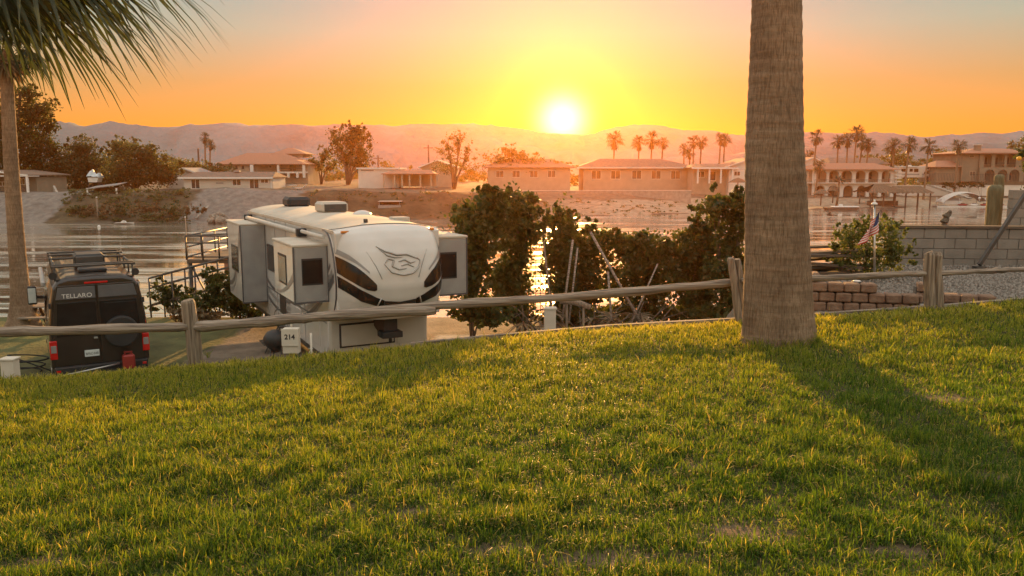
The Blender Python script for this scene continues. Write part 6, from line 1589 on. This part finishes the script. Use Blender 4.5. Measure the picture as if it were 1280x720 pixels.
def bank_cover():
    r = random.Random(2); cl = []
    for k in range(210):
        px = r.uniform(84, 236); Y = r.uniform(118.5, 131); x = PX(px, Y); z = H(x, Y); s = r.uniform(.35,.9)
        cl.append((x, Y, z+s*.25, s*1.6, s*1.3, s*.5, s))
    for k in range(160):
        px = r.uniform(395, 860); Y = shore(PX(px,140))+r.uniform(1,14); x = PX(px, Y); z = H(x, Y); s = r.uniform(.3,.8)
        cl.append((x, Y, z+s*.2, s*1.6, s*1.3, s*.45, s*.6))
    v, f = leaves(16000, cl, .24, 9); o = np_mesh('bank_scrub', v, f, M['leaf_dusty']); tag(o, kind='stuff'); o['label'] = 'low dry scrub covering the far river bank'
bank_cover()
# ---------------------------------------------------------------- air, sun, sky, camera
SUN_PX = (703, 150); SUN_EL = R(8.3)
_d = ray(*SUN_PX); SUN_AZ = math.atan2(_d.x, _d.y)         # clockwise from +Y
def haze():
    m, nt, N, L = nodes_of('haze_air'); out = N.new('ShaderNodeOutputMaterial'); v = N.new('ShaderNodeVolumePrincipled')
    v.inputs['Color'].default_value = (.95,.36,.09,1); v.inputs['Density'].default_value = HAZE_D; v.inputs['Anisotropy'].default_value = HAZE_G
    L.new(v.outputs[0], out.inputs['Volume'])
    o = MB().box(-1500,1500,-40,1400,-3.5,46).build('haze', m, kind='stuff'); o['label'] = 'golden dusty air'
HAZE_D = .00021; HAZE_G = .83
haze()
w = bpy.data.worlds.new('World'); scene.world = w; w.use_nodes = True
nt = w.node_tree; N = nt.nodes; L = nt.links; N.clear()
out = N.new('ShaderNodeOutputWorld'); bg = N.new('ShaderNodeBackground'); sky = N.new('ShaderNodeTexSky')
sky.sky_type = 'NISHITA'; sky.sun_disc = False; sky.sun_elevation = R(3.4); sky.sun_rotation = SUN_AZ
sky.air_density = 1.6; sky.dust_density = 4.0; sky.ozone_density = 1.0; sky.altitude = 100
bg.inputs['Strength'].default_value = .15
# evening sky by height, brightened above the view as added fill; glow round sun
geo = N.new('ShaderNodeTexCoord'); sep = N.new('ShaderNodeSeparateXYZ'); L.new(geo.outputs['Generated'], sep.inputs[0])
rmp = N.new('ShaderNodeValToRGB'); L.new(sep.outputs['Z'], rmp.inputs[0])
SKYC = [(0.0,(3.9,1.35,.12)),(.05,(3.6,1.5,.25)),(.10,(2.4,1.5,.6)),(.16,(1.5,1.8,1.38)),(.215,(.92,1.65,1.65)),(.27,(2.0,2.0,1.8)),(.35,(3.2,2.85,2.3)),(.6,(3.2,3.0,2.6)),(1.0,(3.2,3.1,2.9))]
for k, (p, c) in enumerate(SKYC):
    e = rmp.color_ramp.elements[k] if k < 2 else rmp.color_ramp.elements.new(p)
    e.position = p; e.color = (*[q/10 for q in c], 1)
sd = Vector((math.sin(SUN_AZ)*math.cos(R(3.5)), math.cos(SUN_AZ)*math.cos(R(3.5)), math.sin(R(3.5))))
nrm = N.new('ShaderNodeVectorMath'); nrm.operation = 'NORMALIZE'; L.new(geo.outputs['Generated'], nrm.inputs[0])
dot = N.new('ShaderNodeVectorMath'); dot.operation = 'DOT_PRODUCT'; dot.inputs[1].default_value = sd; L.new(nrm.outputs[0], dot.inputs[0])
def mth(op, a, b=None):
    x = N.new('ShaderNodeMath'); x.operation = op
    for k, v in enumerate((a, b)):
        if v is None: continue
        if isinstance(v, (int, float)): x.inputs[k].default_value = v
        else: L.new(v, x.inputs[k])
    return x.outputs[0]
dc = mth('MAXIMUM', dot.outputs['Value'], 0.0)
def lobe(n, col):
    x = N.new('ShaderNodeVectorMath'); x.operation = 'SCALE'; x.inputs[0].default_value = col; L.new(mth('POWER', dc, n), x.inputs['Scale']); return x.outputs[0]
def vadd(a, b):
    x = N.new('ShaderNodeVectorMath'); x.operation = 'ADD'; L.new(a, x.inputs[0]); L.new(b, x.inputs[1]); return x.outputs[0]
wide = lobe(9.0, (.5,.10,.0)); mid = lobe(120.0, (.5,.0,.0)); core = lobe(700.0, (5,3.4,.0)); disc = lobe(3200.0, (11,10,5))
sc_ = N.new('ShaderNodeVectorMath'); sc_.operation = 'SCALE'; sc_.inputs['Scale'].default_value = 10.0; L.new(rmp.outputs[0], sc_.inputs[0])
sk2 = N.new('ShaderNodeVectorMath'); sk2.operation = 'MULTIPLY'; sk2.inputs[1].default_value = (.03,.025,.025); L.new(sky.outputs[0], sk2.inputs[0])
tot = vadd(vadd(vadd(sc_.outputs[0], wide), vadd(mid, core)), vadd(disc, sk2.outputs[0]))
# the half of the sky behind the camera is brightened as added fill light
back = N.new('ShaderNodeMapRange'); back.inputs[1].default_value = -.6; back.inputs[2].default_value = .7; back.inputs[3].default_value = 1.3; back.inputs[4].default_value = 1.0
L.new(dot.outputs['Value'], back.inputs[0])
fin = N.new('ShaderNodeVectorMath'); fin.operation = 'SCALE'; L.new(tot, fin.inputs[0]); L.new(back.outputs[0], fin.inputs['Scale'])
L.new(fin.outputs[0], bg.inputs[0]); L.new(bg.outputs[0], out.inputs[0])

sl = bpy.data.lights.new('sun', 'SUN'); sl.energy = 5.0; sl.angle = R(.6); sl.color = (1.0,.50,.14)
so = link(bpy.data.objects.new('sun', sl)); dirv = Vector((math.sin(SUN_AZ)*math.cos(SUN_EL), math.cos(SUN_AZ)*math.cos(SUN_EL), math.sin(SUN_EL)))
so.rotation_euler = (-dirv).to_track_quat('-Z', 'Y').to_euler(); so.location = (0,0,40)

cam = bpy.data.cameras.new('camera'); co = link(bpy.data.objects.new('camera', cam)); co.location = (0,0,CZ); co.rotation_euler = (R(90)-PITCH,0,0)
cam.sensor_width = 36; cam.lens = 36*FPX/1280; cam.clip_end = 6000; cam.clip_start = .05; scene.camera = co
scene.view_settings.view_transform = 'Standard'; scene.view_settings.look = 'None'; scene.view_settings.gamma = 1; scene.view_settings.exposure = 0.8
scene.view_settings.use_curve_mapping = False
scene.render.engine = 'CYCLES'
c_ = scene.cycles
c_.use_denoising = True; c_.denoiser = 'OPENIMAGEDENOISE'; c_.max_bounces = 6; c_.diffuse_bounces = 3; c_.glossy_bounces = 3; c_.transmission_bounces = 4; c_.volume_bounces = 1; c_.transparent_max_bounces = 8
c_.sample_clamp_indirect = 6; c_.caustics_reflective = False; c_.caustics_refractive = False; c_.volume_step_rate = 4; c_.volume_max_steps = 64
c_.use_adaptive_sampling = True; c_.adaptive_threshold = .02
